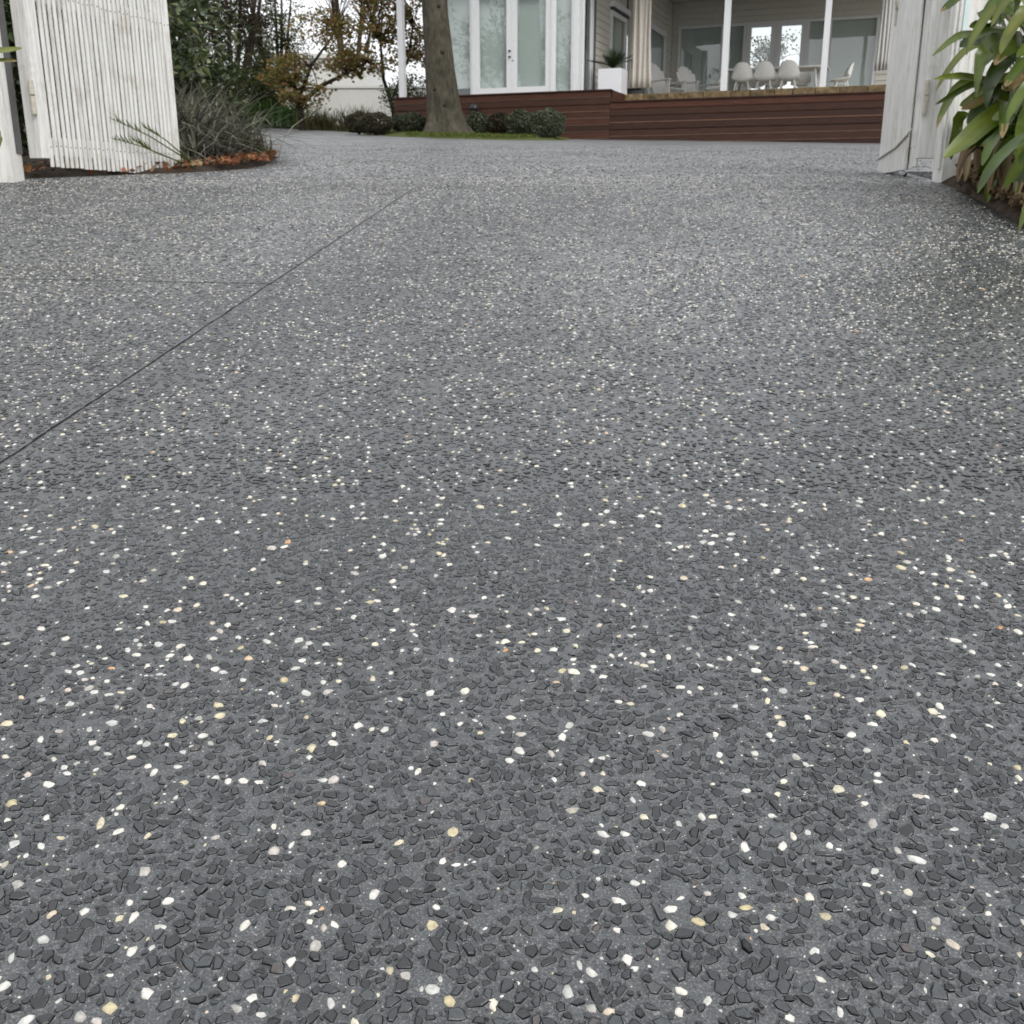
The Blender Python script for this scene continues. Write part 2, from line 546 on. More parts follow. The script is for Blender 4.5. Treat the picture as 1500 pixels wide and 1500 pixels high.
# leaf clouds ---------------------------------------------------------------
def leaf_quads(pts, size, aspect=0.5, up=0.4, var=0.35, r=None):
    """four-cornered leaves folded on random planes; returns verts, polys, tint"""
    r = r or rng
    pts = np.asarray(pts, float)
    n = len(pts)
    nrm = r.normal(size=(n, 3))
    nrm[:, 2] = np.abs(nrm[:, 2]) + up
    nrm /= np.linalg.norm(nrm, axis=1, keepdims=True)
    t = r.normal(size=(n, 3))
    t -= nrm * (t * nrm).sum(1, keepdims=True)
    t /= np.linalg.norm(t, axis=1, keepdims=True)
    s = np.cross(nrm, t)
    L = size * (1 + var * r.uniform(-1, 1, (n, 1)))
    W = L * aspect
    a = pts - t * L * 0.5
    b = pts + s * W * 0.5 + nrm * W * 0.12
    c = pts + t * L * 0.5 - nrm * L * 0.10
    d = pts - s * W * 0.5 + nrm * W * 0.12
    v = np.stack([a, b, c, d], 1).reshape(-1, 3)
    f = np.arange(4 * n).reshape(n, 4)
    return v, f, r.uniform(0, 1, n)

def clump_points(centres, radius, per, r=None, flat=0.75):
    r = r or rng
    out = []
    for c in centres:
        k = int(per * r.uniform(0.7, 1.3))
        p = r.normal(size=(k, 3)) * 0.45
        p[:, 2] *= flat
        out.append(np.asarray(c) + p * radius * r.uniform(0.7, 1.25))
    return np.concatenate(out)

def ellipsoid_points(c, rad, n, shell=0.55, r=None):
    r = r or rng
    p = r.normal(size=(n, 3))
    p /= np.linalg.norm(p, axis=1, keepdims=True)
    q = r.uniform(shell, 1, (n, 1))
    return np.asarray(c) + p * q * np.asarray(rad)

def foliage(name, pts, size, mat, parent, origin, aspect=0.5, up=0.4, tshift=None, **props):
    v, f, t = leaf_quads(pts, size, aspect, up)
    if tshift is not None:
        t = np.clip(t * 0.7 + tshift, 0, 1)
    me = np_mesh(name, v - np.asarray(origin), [f], mat, t)
    return link(name, me, parent, **props)

def blades(name, roots, length, width, lean, mat, parent, origin, r=None, droop=0.5, bias=(0, 0), **props):
    """arching grass blades, three segments each"""
    r = r or rng
    roots = np.asarray(roots, float)
    n = len(roots)
    ang = r.uniform(0, 2 * math.pi, n)
    dirx, diry = np.cos(ang) + bias[0], np.sin(ang) + bias[1]
    L = length * r.uniform(0.55, 1.2, n)
    ln = lean * r.uniform(0.25, 1.3, n)
    W = width * r.uniform(0.7, 1.3, n)
    sx, sy = -np.sin(ang), np.cos(ang)
    vs = []
    Q = (0, 0.2, 0.4, 0.6, 0.8, 1.0)
    crk = r.uniform(-0.35, 0.35, n)
    for i, q in enumerate(Q):
        out = ln * L * q ** 1.4
        h = L * (q - droop * ln * q ** 2.2)
        w = W * (1, 1, 0.9, 0.75, 0.5, 0.06)[i] * 0.5
        bend = crk * L * q * q
        for sg in (-1, 1):
            vs.append(np.stack([roots[:, 0] + dirx * out + sx * bend + sg * sx * w, roots[:, 1] + diry * out + sy * bend + sg * sy * w, roots[:, 2] + h], 1))
    v = np.stack(vs, 1).reshape(-1, 3)
    b = np.arange(n)[:, None] * 12
    f = np.concatenate([b + np.array([[2 * i, 2 * i + 1, 2 * i + 3, 2 * i + 2]]) for i in range(5)])
    t = np.tile(r.uniform(0, 1, n), 5)
    me = np_mesh(name, v - np.asarray(origin), [f], mat, t)
    return link(name, me, parent, **props)

def strap(mb, ctrl, width, fold=0.25, seg=9, tipw=0.12, side=None):
    """one strap leaf along control points, folded along its midrib"""
    P = [Vector(c) for c in ctrl]
    pts = []
    n = len(P)
    for i in range(seg + 1):
        u = i / seg * (n - 1)
        k = min(int(u), n - 2)
        f = u - k
        p0, p1, p2, p3 = P[max(k - 1, 0)], P[k], P[k + 1], P[min(k + 2, n - 1)]
        pts.append(0.5 * ((2 * p1) + (p2 - p0) * f + (2 * p0 - 5 * p1 + 4 * p2 - p3) * f * f + (3 * p1 - p0 - 3 * p2 + p3) * f ** 3))
    rows = []
    for i, p in enumerate(pts):
        d = (pts[min(i + 1, seg)] - pts[max(i - 1, 0)]).normalized()
        s = Vector(side) if side else d.cross(Vector((0, 0, 1)))
        s = s - d * s.dot(d)
        if s.length < 1e-4:
            s = Vector((0, 1, 0))
        s.normalize()
        up = s.cross(d).normalized()
        if up.z < 0:
            up = -up
        q = i / seg
        w = width * 0.5 * (0.75 + 0.25 * min(1, q * 4)) * (1 if q < 0.7 else max(tipw, max(0.0, math.cos((q - 0.7) / 0.3 * math.pi / 2)) ** 0.7))
        rows.append([p - s * w + up * w * fold, p - s * w * 0.5 + up * w * fold * 0.4, p, p + s * w * 0.5 + up * w * fold * 0.4, p + s * w + up * w * fold])
    mb.grid(rows)
    return mb

# ------------------------------------------------------------------ ground, beds, driveway
def sheet(name, polyrows, mat, dz, origin=(0, 0, 0)):
    """rows of (x list, y) draped on the terrain"""
    mb = MB()
    mb.grid([[(x, y, float(ground_z(x, y)) + dz) for x in xs] for xs, y in polyrows])
    return mb

xs = np.concatenate([np.linspace(-600, -40, 12), np.linspace(-36, 36, 60), np.linspace(40, 600, 12)])
ys = np.concatenate([np.linspace(-400, -12, 14), np.linspace(-10, 48, 90), np.linspace(52, 900, 18)])
GX, GY = np.meshgrid(xs, ys)
gz = ground_z(GX, GY) - 0.06
gv = np.stack([GX, GY, gz], -1).reshape(-1, 3)
idx = np.arange(len(gv)).reshape(len(ys), len(xs))
gf = np.stack([idx[:-1, :-1], idx[:-1, 1:], idx[1:, 1:], idx[1:, :-1]], -1).reshape(-1, 4)
structure(link("ground", np_mesh("ground", gv, [gf], "ground_earth", smooth=True)))

YL = [-2.0, 2.6, 4.30, 4.46, 4.60, 5.18, 5.43, 5.75, 6.09, 6.8, 7.5, 9.4, 14, 21.5, 26, 31]
XL = [-3.3, -3.3, -3.3, -2.12, -2.02, -1.60, -1.45, -1.395, -1.40, -1.50, -1.63, -2.10, -3.35, -5.25, -7.4, -9.0]
YR = [-2.0, 0.5, 2.0, 3.0, 3.5, 4.09, 4.42, 5.4, 6.2, 31]
XR = [2.6, 1.75, 1.42, 1.45, 1.565, 1.69, 1.735, 1.95, 10.5, 10.5]
def drive_l(y): return np.interp(y, YL, XL)
def drive_r(y): return np.interp(y, YR, XR)

rows_y = np.unique(np.concatenate([np.arange(-2, 8, 0.06), np.arange(8, 31, 0.4), np.array(YL), np.array(YR)]))
NX = 90
dv = []
for y in rows_y:
    x = np.linspace(drive_l(y), drive_r(y), NX)
    dv.append(np.stack([x, np.full(NX, y), ground_z(x, y)], 1))
dv = np.concatenate(dv)
# skirt so the slab shows its thickness at the beds
top_n = len(dv)
idx = np.arange(top_n).reshape(len(rows_y), NX)
df = np.stack([idx[:-1, :-1], idx[:-1, 1:], idx[1:, 1:], idx[1:, :-1]], -1).reshape(-1, 4)
lo = dv[idx[:, 0]] - [0, 0, 0.12]
ro = dv[idx[:, -1]] - [0, 0, 0.12]
li = top_n + np.arange(len(rows_y))
ri = li + len(rows_y)
sf = np.concatenate([np.stack([li[1:], li[:-1], idx[:-1, 0], idx[1:, 0]], 1), np.stack([idx[1:, -1], idx[:-1, -1], ri[:-1], ri[1:]], 1)])
driveway = structure(link("driveway", np_mesh("driveway", np.concatenate([dv, lo, ro]), [df, sf], "matrix", smooth=True)))
driveway['label'] = "charcoal exposed aggregate driveway with pale pebbles"

# saw-cut joints filled with dark sealant
JA, JB = np.array([-0.652, 0.3]), np.array([-0.362, 4.19])
KA, KB = np.array([-1.5, 2.30]), np.array([-0.505, 2.205])
def joint_strip(a, b, w, seed):
    r = np.random.default_rng(seed)
    n = 420
    mb = MB()
    d = (b - a) / np.linalg.norm(b - a)
    s = np.array([-d[1], d[0]])
    rows = []
    wob = np.convolve(r.normal(size=n + 9), np.ones(9) / 9, 'same')[:n + 1] * 0.0034
    for i in range(n + 1):
        p = a + (b - a) * i / n + s * wob[i]
        hw = w * 0.5 * r.uniform(0.45, 1.2)
        q0, q1 = p - s * hw, p + s * hw
        rows.append([(q0[0], q0[1], float(ground_z(*q0)) + 0.0009), (q1[0], q1[1], float(ground_z(*q1)) + 0.0009)])
    mb.grid(rows)
    mb.build("joint", "rubber_joint", driveway)
joint_strip(JA, JB, 0.0034, 1)
joint_strip(KA, KB, 0.0048, 2)

def seg_dist(p, a, b):
    d = b - a
    t = np.clip(((p - a) @ d) / (d @ d), 0, 1)
    return np.linalg.norm(p - (a + t[:, None] * d), axis=1)

# --- the stones
def throw(y0, y1, specs, seed, thin=None):
    """dart throwing, big stones first. specs: list of (count per m2, rmin, rmax, kind fraction white)"""
    r = np.random.default_rng(seed)
    cell = 0.012
    table = {}
    out = []
    def half(y):
        return 0.53 * y + 0.32
    area = (y1 - y0) * (half(y0) + half(y1))
    for per, r0, r1, white, *own in specs:
        n = int(per * area)
        y = r.uniform(y0, y1, n * 2)
        x = r.uniform(-1, 1, n * 2) * half(y1)
        keep = (np.abs(x) < half(y)) & (x < drive_r(y) - 0.012) & (x > drive_l(y) + 0.012)
        x, y = x[keep][:n], y[keep][:n]
        p = np.stack([x, y], 1)
        rad = r.uniform(r0, r1, len(x))
        ok = (seg_dist(p, JA, JB) > rad * 0.85 + 0.0012 + 0.0005 * y) & (seg_dist(p, KA, KB) > rad * 0.95 + 0.0035)
        wh = r.uniform(size=len(x)) < white
        # the pale pebbles were broadcast unevenly: patches with more and with fewer
        pat = 0.5 + 0.21 * np.sin(9.1 * x + 3.0 * np.sin(4.3 * y)) * np.sin(7.3 * y + 1.1 + 2.0 * np.sin(5.1 * x)) + 0.14 * np.sin(23 * x + 17 * y) * np.sin(19 * y - 13 * x + 0.7)
        ok &= ~wh | (r.uniform(size=len(x)) < pat)
        rad = np.where(wh, r0 + (rad - r0) * r.uniform(0.1, 1.0, len(x)), rad)
        if thin or own:
            ok &= r.uniform(size=len(x)) < np.interp(y, *(own[0] if own else thin))
        for i in np.nonzero(ok)[0]:
            px, py, pr = x[i], y[i], rad[i]
            cx, cy = int(px // cell), int(py // cell)
            good = True
            for gx in (cx - 1, cx, cx + 1):
                for gy in (cy - 1, cy, cy + 1):
                    for (qx, qy, qr) in table.get((gx, gy), ()):
                        m = (pr + qr) * (0.90 if wh[i] else 0.77)
                        if (px - qx) ** 2 + (py - qy) ** 2 < m * m:
                            good = False
                            break
                    if not good:
                        break
                if not good:
                    break
            if good:
                table.setdefault((cx, cy), []).append((px, py, pr))
                out.append((px, py, pr, wh[i]))
    return np.array(out)

def stone_mesh_data(S, k, white, detail, seed, proud=(0.20, 0.62)):
    """returns verts, list of polygon arrays, tint per face, verts per stone, faces per stone"""
    r = np.random.default_rng(seed)
    n = len(S)
    x, y, rad = S[:, 0], S[:, 1], S[:, 2]
    jit = 0.33 if white else 0.38
    th = (np.arange(k)[None] + r.uniform(-jit, jit, (n, k))) * 2 * math.pi / k
    rr = r.uniform(0.72, 1.14, (n, k)) if white else r.uniform(0.68, 1.2, (n, k))
    el = r.uniform(0.5, 0.95, n) if white else r.uniform(0.42, 0.95, n)
    st = 1.0 / np.sqrt(el) ** 0.6
    rot = r.uniform(0, 2 * math.pi, n)
    lx = np.cos(th) * rr * (rad * st)[:, None]
    ly = np.sin(th) * rr * (rad * st * el)[:, None]
    ux = np.cos(rot)[:, None] * lx - np.sin(rot)[:, None] * ly
    uy = np.sin(rot)[:, None] * lx + np.cos(rot)[:, None] * ly
    if white:
        h = rad * r.uniform(0.2, 0.42, n)
        tx, ty = r.normal(0, 0.06, n), r.normal(0, 0.06, n)
        rings = [(1.0, -0.4), (0.97, 0.25), (0.74, 0.72), (0.36, 1.0)] if detail else [(1.0, -0.3), (0.6, 1.0)]
    else:
        h = rad * r.uniform(*proud, n) * np.interp(y, [0.4, 0.8, 1.05, 1.3, 2.2, 5.0], [1.0, 0.85, 0.60, 0.46, 0.38, 0.3])   # more worn towards the gate
        lev = np.interp(y, [0.5, 1.05, 2.0], [1.0, 0.55, 0.3])
        tx, ty = r.normal(0, 0.16, n) * lev, r.normal(0, 0.16, n) * lev
        rings = [(0.90, -0.4), (1.0, 0.74), (0.86, 1.0)] if detail else [(0.92, -0.4), (0.96, 1.0)]
    gz0 = ground_z(x, y)
    # slope of the ramp under the stone
    sy = (ground_z(x, y + 0.01) - ground_z(x, y - 0.01)) / 0.02
    sx = (ground_z(x + 0.01, y) - ground_z(x - 0.01, y)) / 0.02
    V = []
    for s, hz in rings:
        ox, oy = ux * s, uy * s
        z = gz0[:, None] + sx[:, None] * ox + sy[:, None] * oy + h[:, None] * hz
        if hz > 0:
            z = z + (tx[:, None] * ox + ty[:, None] * oy) + (0 if white else r.normal(0, 0.03, (n, k)) * rad[:, None])
        V.append(np.stack([x[:, None] + ox, y[:, None] + oy, z], -1))
    nr = len(rings)
    V = np.concatenate(V, 1)                     # n, nr*k, 3
    b = (np.arange(n) * nr * k)[:, None]
    quads = []
    for i in range(nr - 1):
        for j in range(k):
            quads.append([i * k + j, i * k + (j + 1) % k, (i + 1) * k + (j + 1) % k, (i + 1) * k + j])
    quads = np.array(quads)
    q = (b[:, :, None] + quads[None]).reshape(-1, 4)
    top = b + ((nr - 1) * k + np.arange(k))[None]
    t = r.uniform(0, 1, n)
    tint = np.concatenate([np.repeat(t, len(quads)), t])
    return V.reshape(-1, 3), [q, top], tint, t

def add_collars(S, k, seed, proud=(0.20, 0.62)):
    """the etched cement stands proud between the stones and leaves a narrow trench round each of them"""
    V, polys, tint, _ = stone_mesh_data(S, k, False, True, seed, proud)
    V = V.reshape(len(S), 3, k, 3)
    pick = S[:, 2] > np.interp(S[:, 1], [0.45, 0.6, 1.05], [0.0016, 0.0021, 0.0029])
    V, S = V[pick], S[pick]
    n = len(S)
    rim = V[:, 1]                                     # widest ring of the stone
    c = rim.mean(1, keepdims=True)
    r = np.random.default_rng(seed + 5)
    rad = S[:, 2][:, None, None]
    out = (rim - c)
    dist = np.linalg.norm(out[..., :2], axis=2, keepdims=True)
    u = out / np.maximum(dist, 1e-6)
    u[..., 2] = 0
    gap = r.uniform(0.0003, 0.00075, (n, k, 1))
    wid = r.uniform(0.0006, 0.0013, (n, k, 1))
    gz = ground_z(rim[..., 0], rim[..., 1])[..., None]
    top = np.minimum(np.maximum((rim[..., 2:3] - gz) * r.uniform(0.6, 0.98, (n, 1, 1)), 0.0006), 0.0019)
    def ring(off, z):
        p = rim + u * off
        q = p.copy()
        q[..., 2:3] = ground_z(p[..., 0], p[..., 1])[..., None] + z
        return q
    A = ring(gap, -0.0004 + 0 * top)
    B = ring(gap + 0.0001, top)
    D = ring(gap + wid * 2.4, -0.0003 + 0 * top)
    W = np.stack([A, B, D], 1).reshape(-1, 3)
    q = []
    for i in range(2):
        for j in range(k):
            q.append([i * k + j, (i + 1) * k + j, (i + 1) * k + (j + 1) % k, i * k + (j + 1) % k])
    f = ((np.arange(n) * 3 * k)[:, None, None] + np.array(q)[None, :, ::-1]).reshape(-1, 4)
    o = link("cement_rims", np_mesh("cement_rims", W, [f], "matrix", smooth=False), driveway)
    o['kind'] = 'stuff'

def add_stones(S, k, white, detail, seed, as_parts=0, proud=(0.20, 0.62)):
    name, mat = ("pebble", "quartz_pebble") if white else ("stone", "bluestone")
    v, polys, tint, t = stone_mesh_data(S, k, white, detail, seed, proud)
    n = len(S)
    keep = np.ones(n, bool)
    per_v, per_q = len(v) // n, len(polys[0]) // n
    if as_parts:
        # the stones that show largest: nearest to the camera and inside the picture
        vis = (np.abs(S[:, 0]) < 0.52 * S[:, 1] + 0.02) & (S[:, 1] > 0.385)
        score = np.where(vis, S[:, 2] / (S[:, 1] + 0.1), 0)
        for i in np.argsort(-score)[:as_parts]:
            keep[i] = False
            vi = v[i * per_v:(i + 1) * per_v]
            qi = polys[0][i * per_q:(i + 1) * per_q] - i * per_v
            ti = polys[1][i:i + 1] - i * per_v
            link(name, np_mesh(name, vi, [qi, ti], mat, np.full(per_q + 1, t[i]), smooth=white), driveway)
    kq = np.repeat(keep, per_q)
    q, tp = polys[0][kq], polys[1][keep]
    new = np.cumsum(np.repeat(keep, per_v)) - 1
    o = link("pebbles" if white else "stones", np_mesh(name + "s", v[np.repeat(keep, per_v)], [new[q], new[tp]], mat,
             np.concatenate([np.repeat(t[keep], per_q), t[keep]]), smooth=white), driveway)
    o['kind'] = 'stuff'
    return o

near = throw(0.28, 1.05, [(3300, 0.0026, 0.0052, 1.0), (24000, 0.0025, 0.0047, 0.0), (9000, 0.0010, 0.0026, 1.0), (12000, 0.0004, 0.0010, 1.0), (30000, 0.0015, 0.0025, 0.02)], 11)
mid = throw(1.055, 2.45, [(2700, 0.0022, 0.0044, 1.0), (24000, 0.0029, 0.0050, 0.0, ([1.05, 1.4, 2.45], [1.0, 0.6, 0.45])), (5400, 0.0013, 0.0025, 1.0), (22000, 0.0019, 0.0028, 0.02, ([1.05, 1.35, 2.0], [1.0, 0.35, 0.1]))], 12)
far = throw(2.455, 4.62, [(2200, 0.0025, 0.0046, 1.0), (5000, 0.0037, 0.0056, 0.0), (2600, 0.0016, 0.0026, 1.0)], 13)
upper = throw(4.63, 15.0, [(1000, 0.0045, 0.0080, 0.16)], 14, thin=([4.6, 9.0, 15.0], [1.0, 0.55, 0.1]))
bigs = near[:, 2] > 0.0022
close = near[:, 1] < 1.06
sel = near[(near[:, 3] == 0) & bigs & close]
add_stones(sel, 6, False, True, 21, as_parts=300)
add_collars(sel, 6, 21)
wbig = near[:, 2] > 0.0016
add_stones(near[(near[:, 3] == 1) & wbig], 7, True, True, 22, as_parts=300)
add_stones(near[(near[:, 3] == 0) & ~bigs], 5, False, False, 26)
add_stones(near[(near[:, 3] == 1) & ~wbig], 5, True, False, 27)
add_stones(mid[mid[:, 3] == 0], 5, False, False, 23)
add_stones(mid[mid[:, 3] == 1], 6, True, False, 24)
add_stones(far[far[:, 3] == 0], 5, False, False, 28)
add_stones(far[far[:, 3] == 1], 5, True, False, 25)
add_stones(upper[upper[:, 3] == 0], 4, False, False, 29)
add_stones(upper[upper[:, 3] == 1], 4, True, False, 30)

# the ramp to either side of the view and under the camera: the same stones, one tile repeated
def tile_objects():
    T = 0.3
    cen = (0.0, 2.0)
    S = throw(cen[1] - T / 2, cen[1] + T / 2, [(2600, 0.0026, 0.0050, 1.0), (16000, 0.0031, 0.0051, 0.0), (4500, 0.0013, 0.0025, 1.0), (9000, 0.0020, 0.0029, 0.02)], 40)
    S = S[(np.abs(S[:, 0] - 0.8) < T / 2)]
    obs = []
    for white in (False, True):
        q = S[S[:, 3] == (1 if white else 0)]
        v, polys, tint, _ = stone_mesh_data(q, 6, white, False, 41 + white)
        v = v - np.array([0.8, 2.0, float(ground_z(0.8, 2.0))])
        nm = "pebbles" if white else "stones"
        obs.append((nm, bpy.data.objects.new(nm + "_tile", np_mesh(nm + "_tile", v, polys, "quartz_pebble" if white else "bluestone", tint, smooth=white))))
    pts = []
    for y in np.arange(-1.2, 3.95, T):
        yc = y + T / 2
        x0 = 0.53 * (y + T) - 0.045 if y + T > 0.31 else 0.0
        for k in range(12):
            for sg in (-1, 1):
                xc = sg * (x0 + T / 2 + k * T)
                if drive_l(yc) + 0.05 < xc < drive_r(yc) - 0.05:
                    pts.append((xc, yc, float(ground_z(xc, yc))))
    for nm, src in obs:
        me = bpy.data.meshes.new(nm)
        me.from_pydata(pts, [], [])
        o = link(nm, me, driveway)
        o['kind'] = 'stuff'
        ng = bpy.data.node_groups.new(nm + "_spread", 'GeometryNodeTree')
        ng.interface.new_socket("Geometry", in_out='INPUT', socket_type='NodeSocketGeometry')
        ng.interface.new_socket("Geometry", in_out='OUTPUT', socket_type='NodeSocketGeometry')
        gi, go = ng.nodes.new('NodeGroupInput'), ng.nodes.new('NodeGroupOutput')
        iop = ng.nodes.new('GeometryNodeInstanceOnPoints')
        oi = ng.nodes.new('GeometryNodeObjectInfo')
        oi.inputs['Object'].default_value = src
        ng.links.new(gi.outputs[0], iop.inputs['Points'])
        ng.links.new(oi.outputs['Geometry'], iop.inputs['Instance'])
        ng.links.new(iop.outputs[0], go.inputs[0])
        o.modifiers.new("spread", 'NODES').node_group = ng
tile_objects()

# beds
def patch(name, outline, mat, height, res=0.12, lump=0.02, seed=3, kind='structure', edge=0.25):
    """soil heaped inside an outline, falling to the ground at its rim"""
    r = np.random.default_rng(seed)
    o = np.array(outline, float)
    x0, y0 = o.min(0)
    x1, y1 = o.max(0)
    nx, ny = int((x1 - x0) / res) + 2, int((y1 - y0) / res) + 2
    X, Y = np.meshgrid(np.linspace(x0, x1, nx), np.linspace(y0, y1, ny))
    P = np.stack([X.ravel(), Y.ravel()], 1)
    inside = np.zeros(len(P), bool)
    dist = np.full(len(P), 1e9)
    for i in range(len(o)):
        a, b = o[i], o[(i + 1) % len(o)]
        dist = np.minimum(dist, seg_dist(P, a, b))
        c = ((a[1] > P[:, 1]) != (b[1] > P[:, 1]))
        xi = (b[0] - a[0]) * (P[:, 1] - a[1]) / ((b[1] - a[1]) if abs(b[1] - a[1]) > 1e-9 else 1e-9) + a[0]
        inside ^= c & (P[:, 0] < xi)
    sgn = np.where(inside, dist, -dist)
    h = height * np.clip(sgn / edge, -0.6, 1) + np.where(inside, lump * r.normal(size=len(P)), 0)
    z = ground_z(P[:, 0], P[:, 1]) + h
    z = np.where(sgn < 0, ground_z(P[:, 0], P[:, 1]) - 0.05, z)
    idx = np.arange(len(P)).reshape(ny, nx)
    f = np.stack([idx[:-1, :-1], idx[:-1, 1:], idx[1:, 1:], idx[1:, :-1]], -1).reshape(-1, 4)
    keep = (sgn[f] > -res * 1.5).all(1)
    ob = link(name, np_mesh(name, np.column_stack([P, z]), [f[keep]], mat, smooth=True))
    ob['kind'] = kind
    return ob

left_edge = [(x - 0.01, y) for x, y in zip(XL, YL) if 4.4 < y < 27]
patch("garden_bed", left_edge + [(-12, 27), (-12, 4.5)], "soil", 0.05, 0.12, 0.012, 4)
patch("garden_bed", [(-3.3, 3.2), (-2.13, 4.34), (-2.13, 4.42), (-4.5, 4.42), (-4.5, 3.2)], "soil", 0.03, 0.06, 0.008, 5, edge=0.06)
right_edge = [(x + 0.004, y) for x, y in zip(XR, YR) if 0 < y < 4.43]
patch("garden_bed", right_edge + [(4.5, 4.43), (4.5, 0.5)], "soil", 0.05, 0.035, 0.012, 6, edge=0.15)
BED = [(-4.9, 29.5), (-3.6, 25.6), (-3.05, 23.0), (-2.35, 21.3), (-1.45, 20.35), (-0.4, 19.75), (0.45, 19.9), (0.95, 20.9), (1.25, 22.0), (1.2, 23.4), (-3.6, 25.3), (-4.2, 30.5)]
patch("lawn_bed", BED, "turf_soil", 0.07, 0.12, 0.012, 7, edge=0.5)
patch("garden_bed", [(-13, 30.6), (-4.3, 29.6), (-2.6, 26.0), (-2.6, 44), (-13, 44)], "soil", 0.05, 0.3, 0.02, 8)

# ------------------------------------------------------------------ gates and fences
ZG = 0.57
def gate_leaf(label, hinge, free, mirror):
    """slatted leaf; local x runs from the hinge to the free end, local y towards the street side"""
    hx, hy = hinge
    dx, dy = free[0] - hx, free[1] - hy
    L = math.hypot(dx, dy)
    g = thing("gate_leaf", label, "gate", (hx, hy, ZG), math.atan2(dy, dx), "white slatted gate leaves")
    ORIGIN[g.name] = (0, 0, 0)
    f = -1 if not mirror else 1            # which side carries the slats (the side seen from the street)
    bx("stile", "gate_paint", g, 0.0, 0.045, -0.035, 0.0 + 0.035, 0.035, 1.5, bevel=0.003)
    bx("stile", "gate_paint", g, L - 0.05, L - 0.006, -0.028, 0.028, 0.02, 1.5, bevel=0.003)
    for z0, z1 in ((0.05, 0.12), (0.64, 0.71), (1.38, 1.45)):
        bx("rail", "gate_paint", g, 0.046, L - 0.051, -0.02, 0.02, z0, z1)
    r = random.Random(5 if mirror else 4)
    n = 31
    x0, x1 = 0.052, L
    p = (x1 - x0) / n
    for i in range(n):
        a = x0 + p * i + r.uniform(-0.0012, 0.0012)
        w = p * r.uniform(0.60, 0.68)
        zb = -0.012 + 0.014 * (1 - i / n) + r.uniform(-0.002, 0.002)
        y0, y1 = (f * 0.0215, f * 0.030)
        ya, yb = min(y0, y1), max(y0, y1)
        ln = r.uniform(-0.0015, 0.0015)
        mb = MB().hexa([(a, ya, zb), (a + w, ya, zb), (a + w, yb, zb), (a, yb, zb),
                        (a + ln, ya, 1.5), (a + w + ln, ya, 1.5), (a + w + ln, yb, 1.5), (a + ln, yb, 1.5)])
        s = mb.build("slat", "gate_paint", g, bevel=0.0025)
        for zc in (0.085, 0.675):
            yy = f * 0.0306
            c = (a + w * 0.5, yy, zc + r.uniform(-0.004, 0.004))
            MB().tube([(c[0], yy - f * 0.002, c[2]), (c[0], yy, c[2])], 0.0034, 6).build("nail", "nail_rust", s)
    # hinge barrels
    for zc in (0.28, 1.2):
        h = MB().tube([(-0.012, f * 0.03, zc), (-0.012, f * 0.03, zc + 0.055)], 0.011, 10).build("hinge", "hinge_cream", g, smooth=False)
        MB().tube([(-0.012, f * 0.03, zc - 0.075), (-0.012, f * 0.03, zc - 0.006)], 0.010, 10).build("hinge_pin", "hinge_cream", h)
    return g, L

gl, gL = gate_leaf("white slatted gate leaf standing open beside the dry grass clump", (-1.978, 4.50), (-1.672, 5.40), False)
gr, gRL = gate_leaf("white gate leaf seen edge-on beside the broad-leaved strap plant", (1.722, 4.50), (1.880, 5.40), True)
# on the right leaf a plain cover board and latch face the drive
f = 1
bx("cover_board", "gate_paint", gr, 0.20, gRL + 0.002, 0.0375, 0.047, -0.004, 1.5, bevel=0.002)
lt = MB().tube([(gRL - 0.12, 0.05, 0.66), (gRL - 0.12, 0.05, 0.74)], 0.008, 8)
lt.tube([(gRL - 0.14 + 0.02 * math.cos(a), 0.058, 0.75 + 0.02 * math.sin(a)) for a in np.linspace(0, 2 * math.pi, 13)], 0.004, 6)
lt.build("latch", "hinge_cream", gr)
MB().tube([(0.08, 0.052, 0.155), (0.45, 0.052, 0.10), (0.93, 0.052, 0.068)], 0.0045, 6).build("brace_wire", "hinge_cream", gr)
MB().tube([(0.30, 0.02, -0.02), (0.42, 0.02, -0.04), (0.52, 0.02, -0.035)], 0.006, 6).build("drop_bolt", "dark_metal", gr)

pl = thing("gate_post", "white painted gate post at the hinges beside the slatted leaf", "post", (-2.055, 4.42, 0.47))
bx("post", "gate_paint", pl, -2.12, -2.022, 4.36, 4.47, 0.46, 2.15, bevel=0.004)
bx("hinge_strip", "grey_metal", pl, -2.021, -2.016, 4.42, 4.468, 0.62, 2.1)
pr = thing("gate_post", "white painted gate post beside the broad-leaved strap plant", "post", (1.77, 4.42, 0.47))
bx("post", "gate_paint", pr, 1.738, 1.80, 4.36, 4.46, 0.46, 2.15, bevel=0.004)
bx("edge_trim", "gate_paint", pr, 1.726, 1.7375, 4.37, 4.40, 0.56, 2.1)
bx("pale_strip", "frost_strip", pr, 1.752, 1.771, 4.353, 4.359, 0.98, 1.62)
bx("foot_trim", "gate_paint", pr, 1.802, 1.83, 4.345, 4.37, 0.46, 0.60)

def fence(label, x0, x1, y, grp):
    t = thing("paling_fence", label, "fence", ((x0 + x1) / 2, y, 0.5), 0, grp)
    w = 0.11
    n = int(abs(x1 - x0) / w)
    for i in range(n):
        a = min(x0, x1) + i * w
        bx("paling", "gate_paint", t, a + 0.0015, a + w - 0.0015, y - 0.01, y + 0.01, float(ground_z(a, y)) - 0.02, 2.0, bevel=0.002)
    bx("rail", "gate_paint", t, min(x0, x1), max(x0, x1), y + 0.011, y + 0.05, 0.8, 0.87)
fence("white paling fence behind the broad-leaved strap plant", 1.805, 3.9, 4.41, None)
fence("white paling fence beyond the gate post, at the picture's left edge", -2.125, -3.9, 4.43, None)

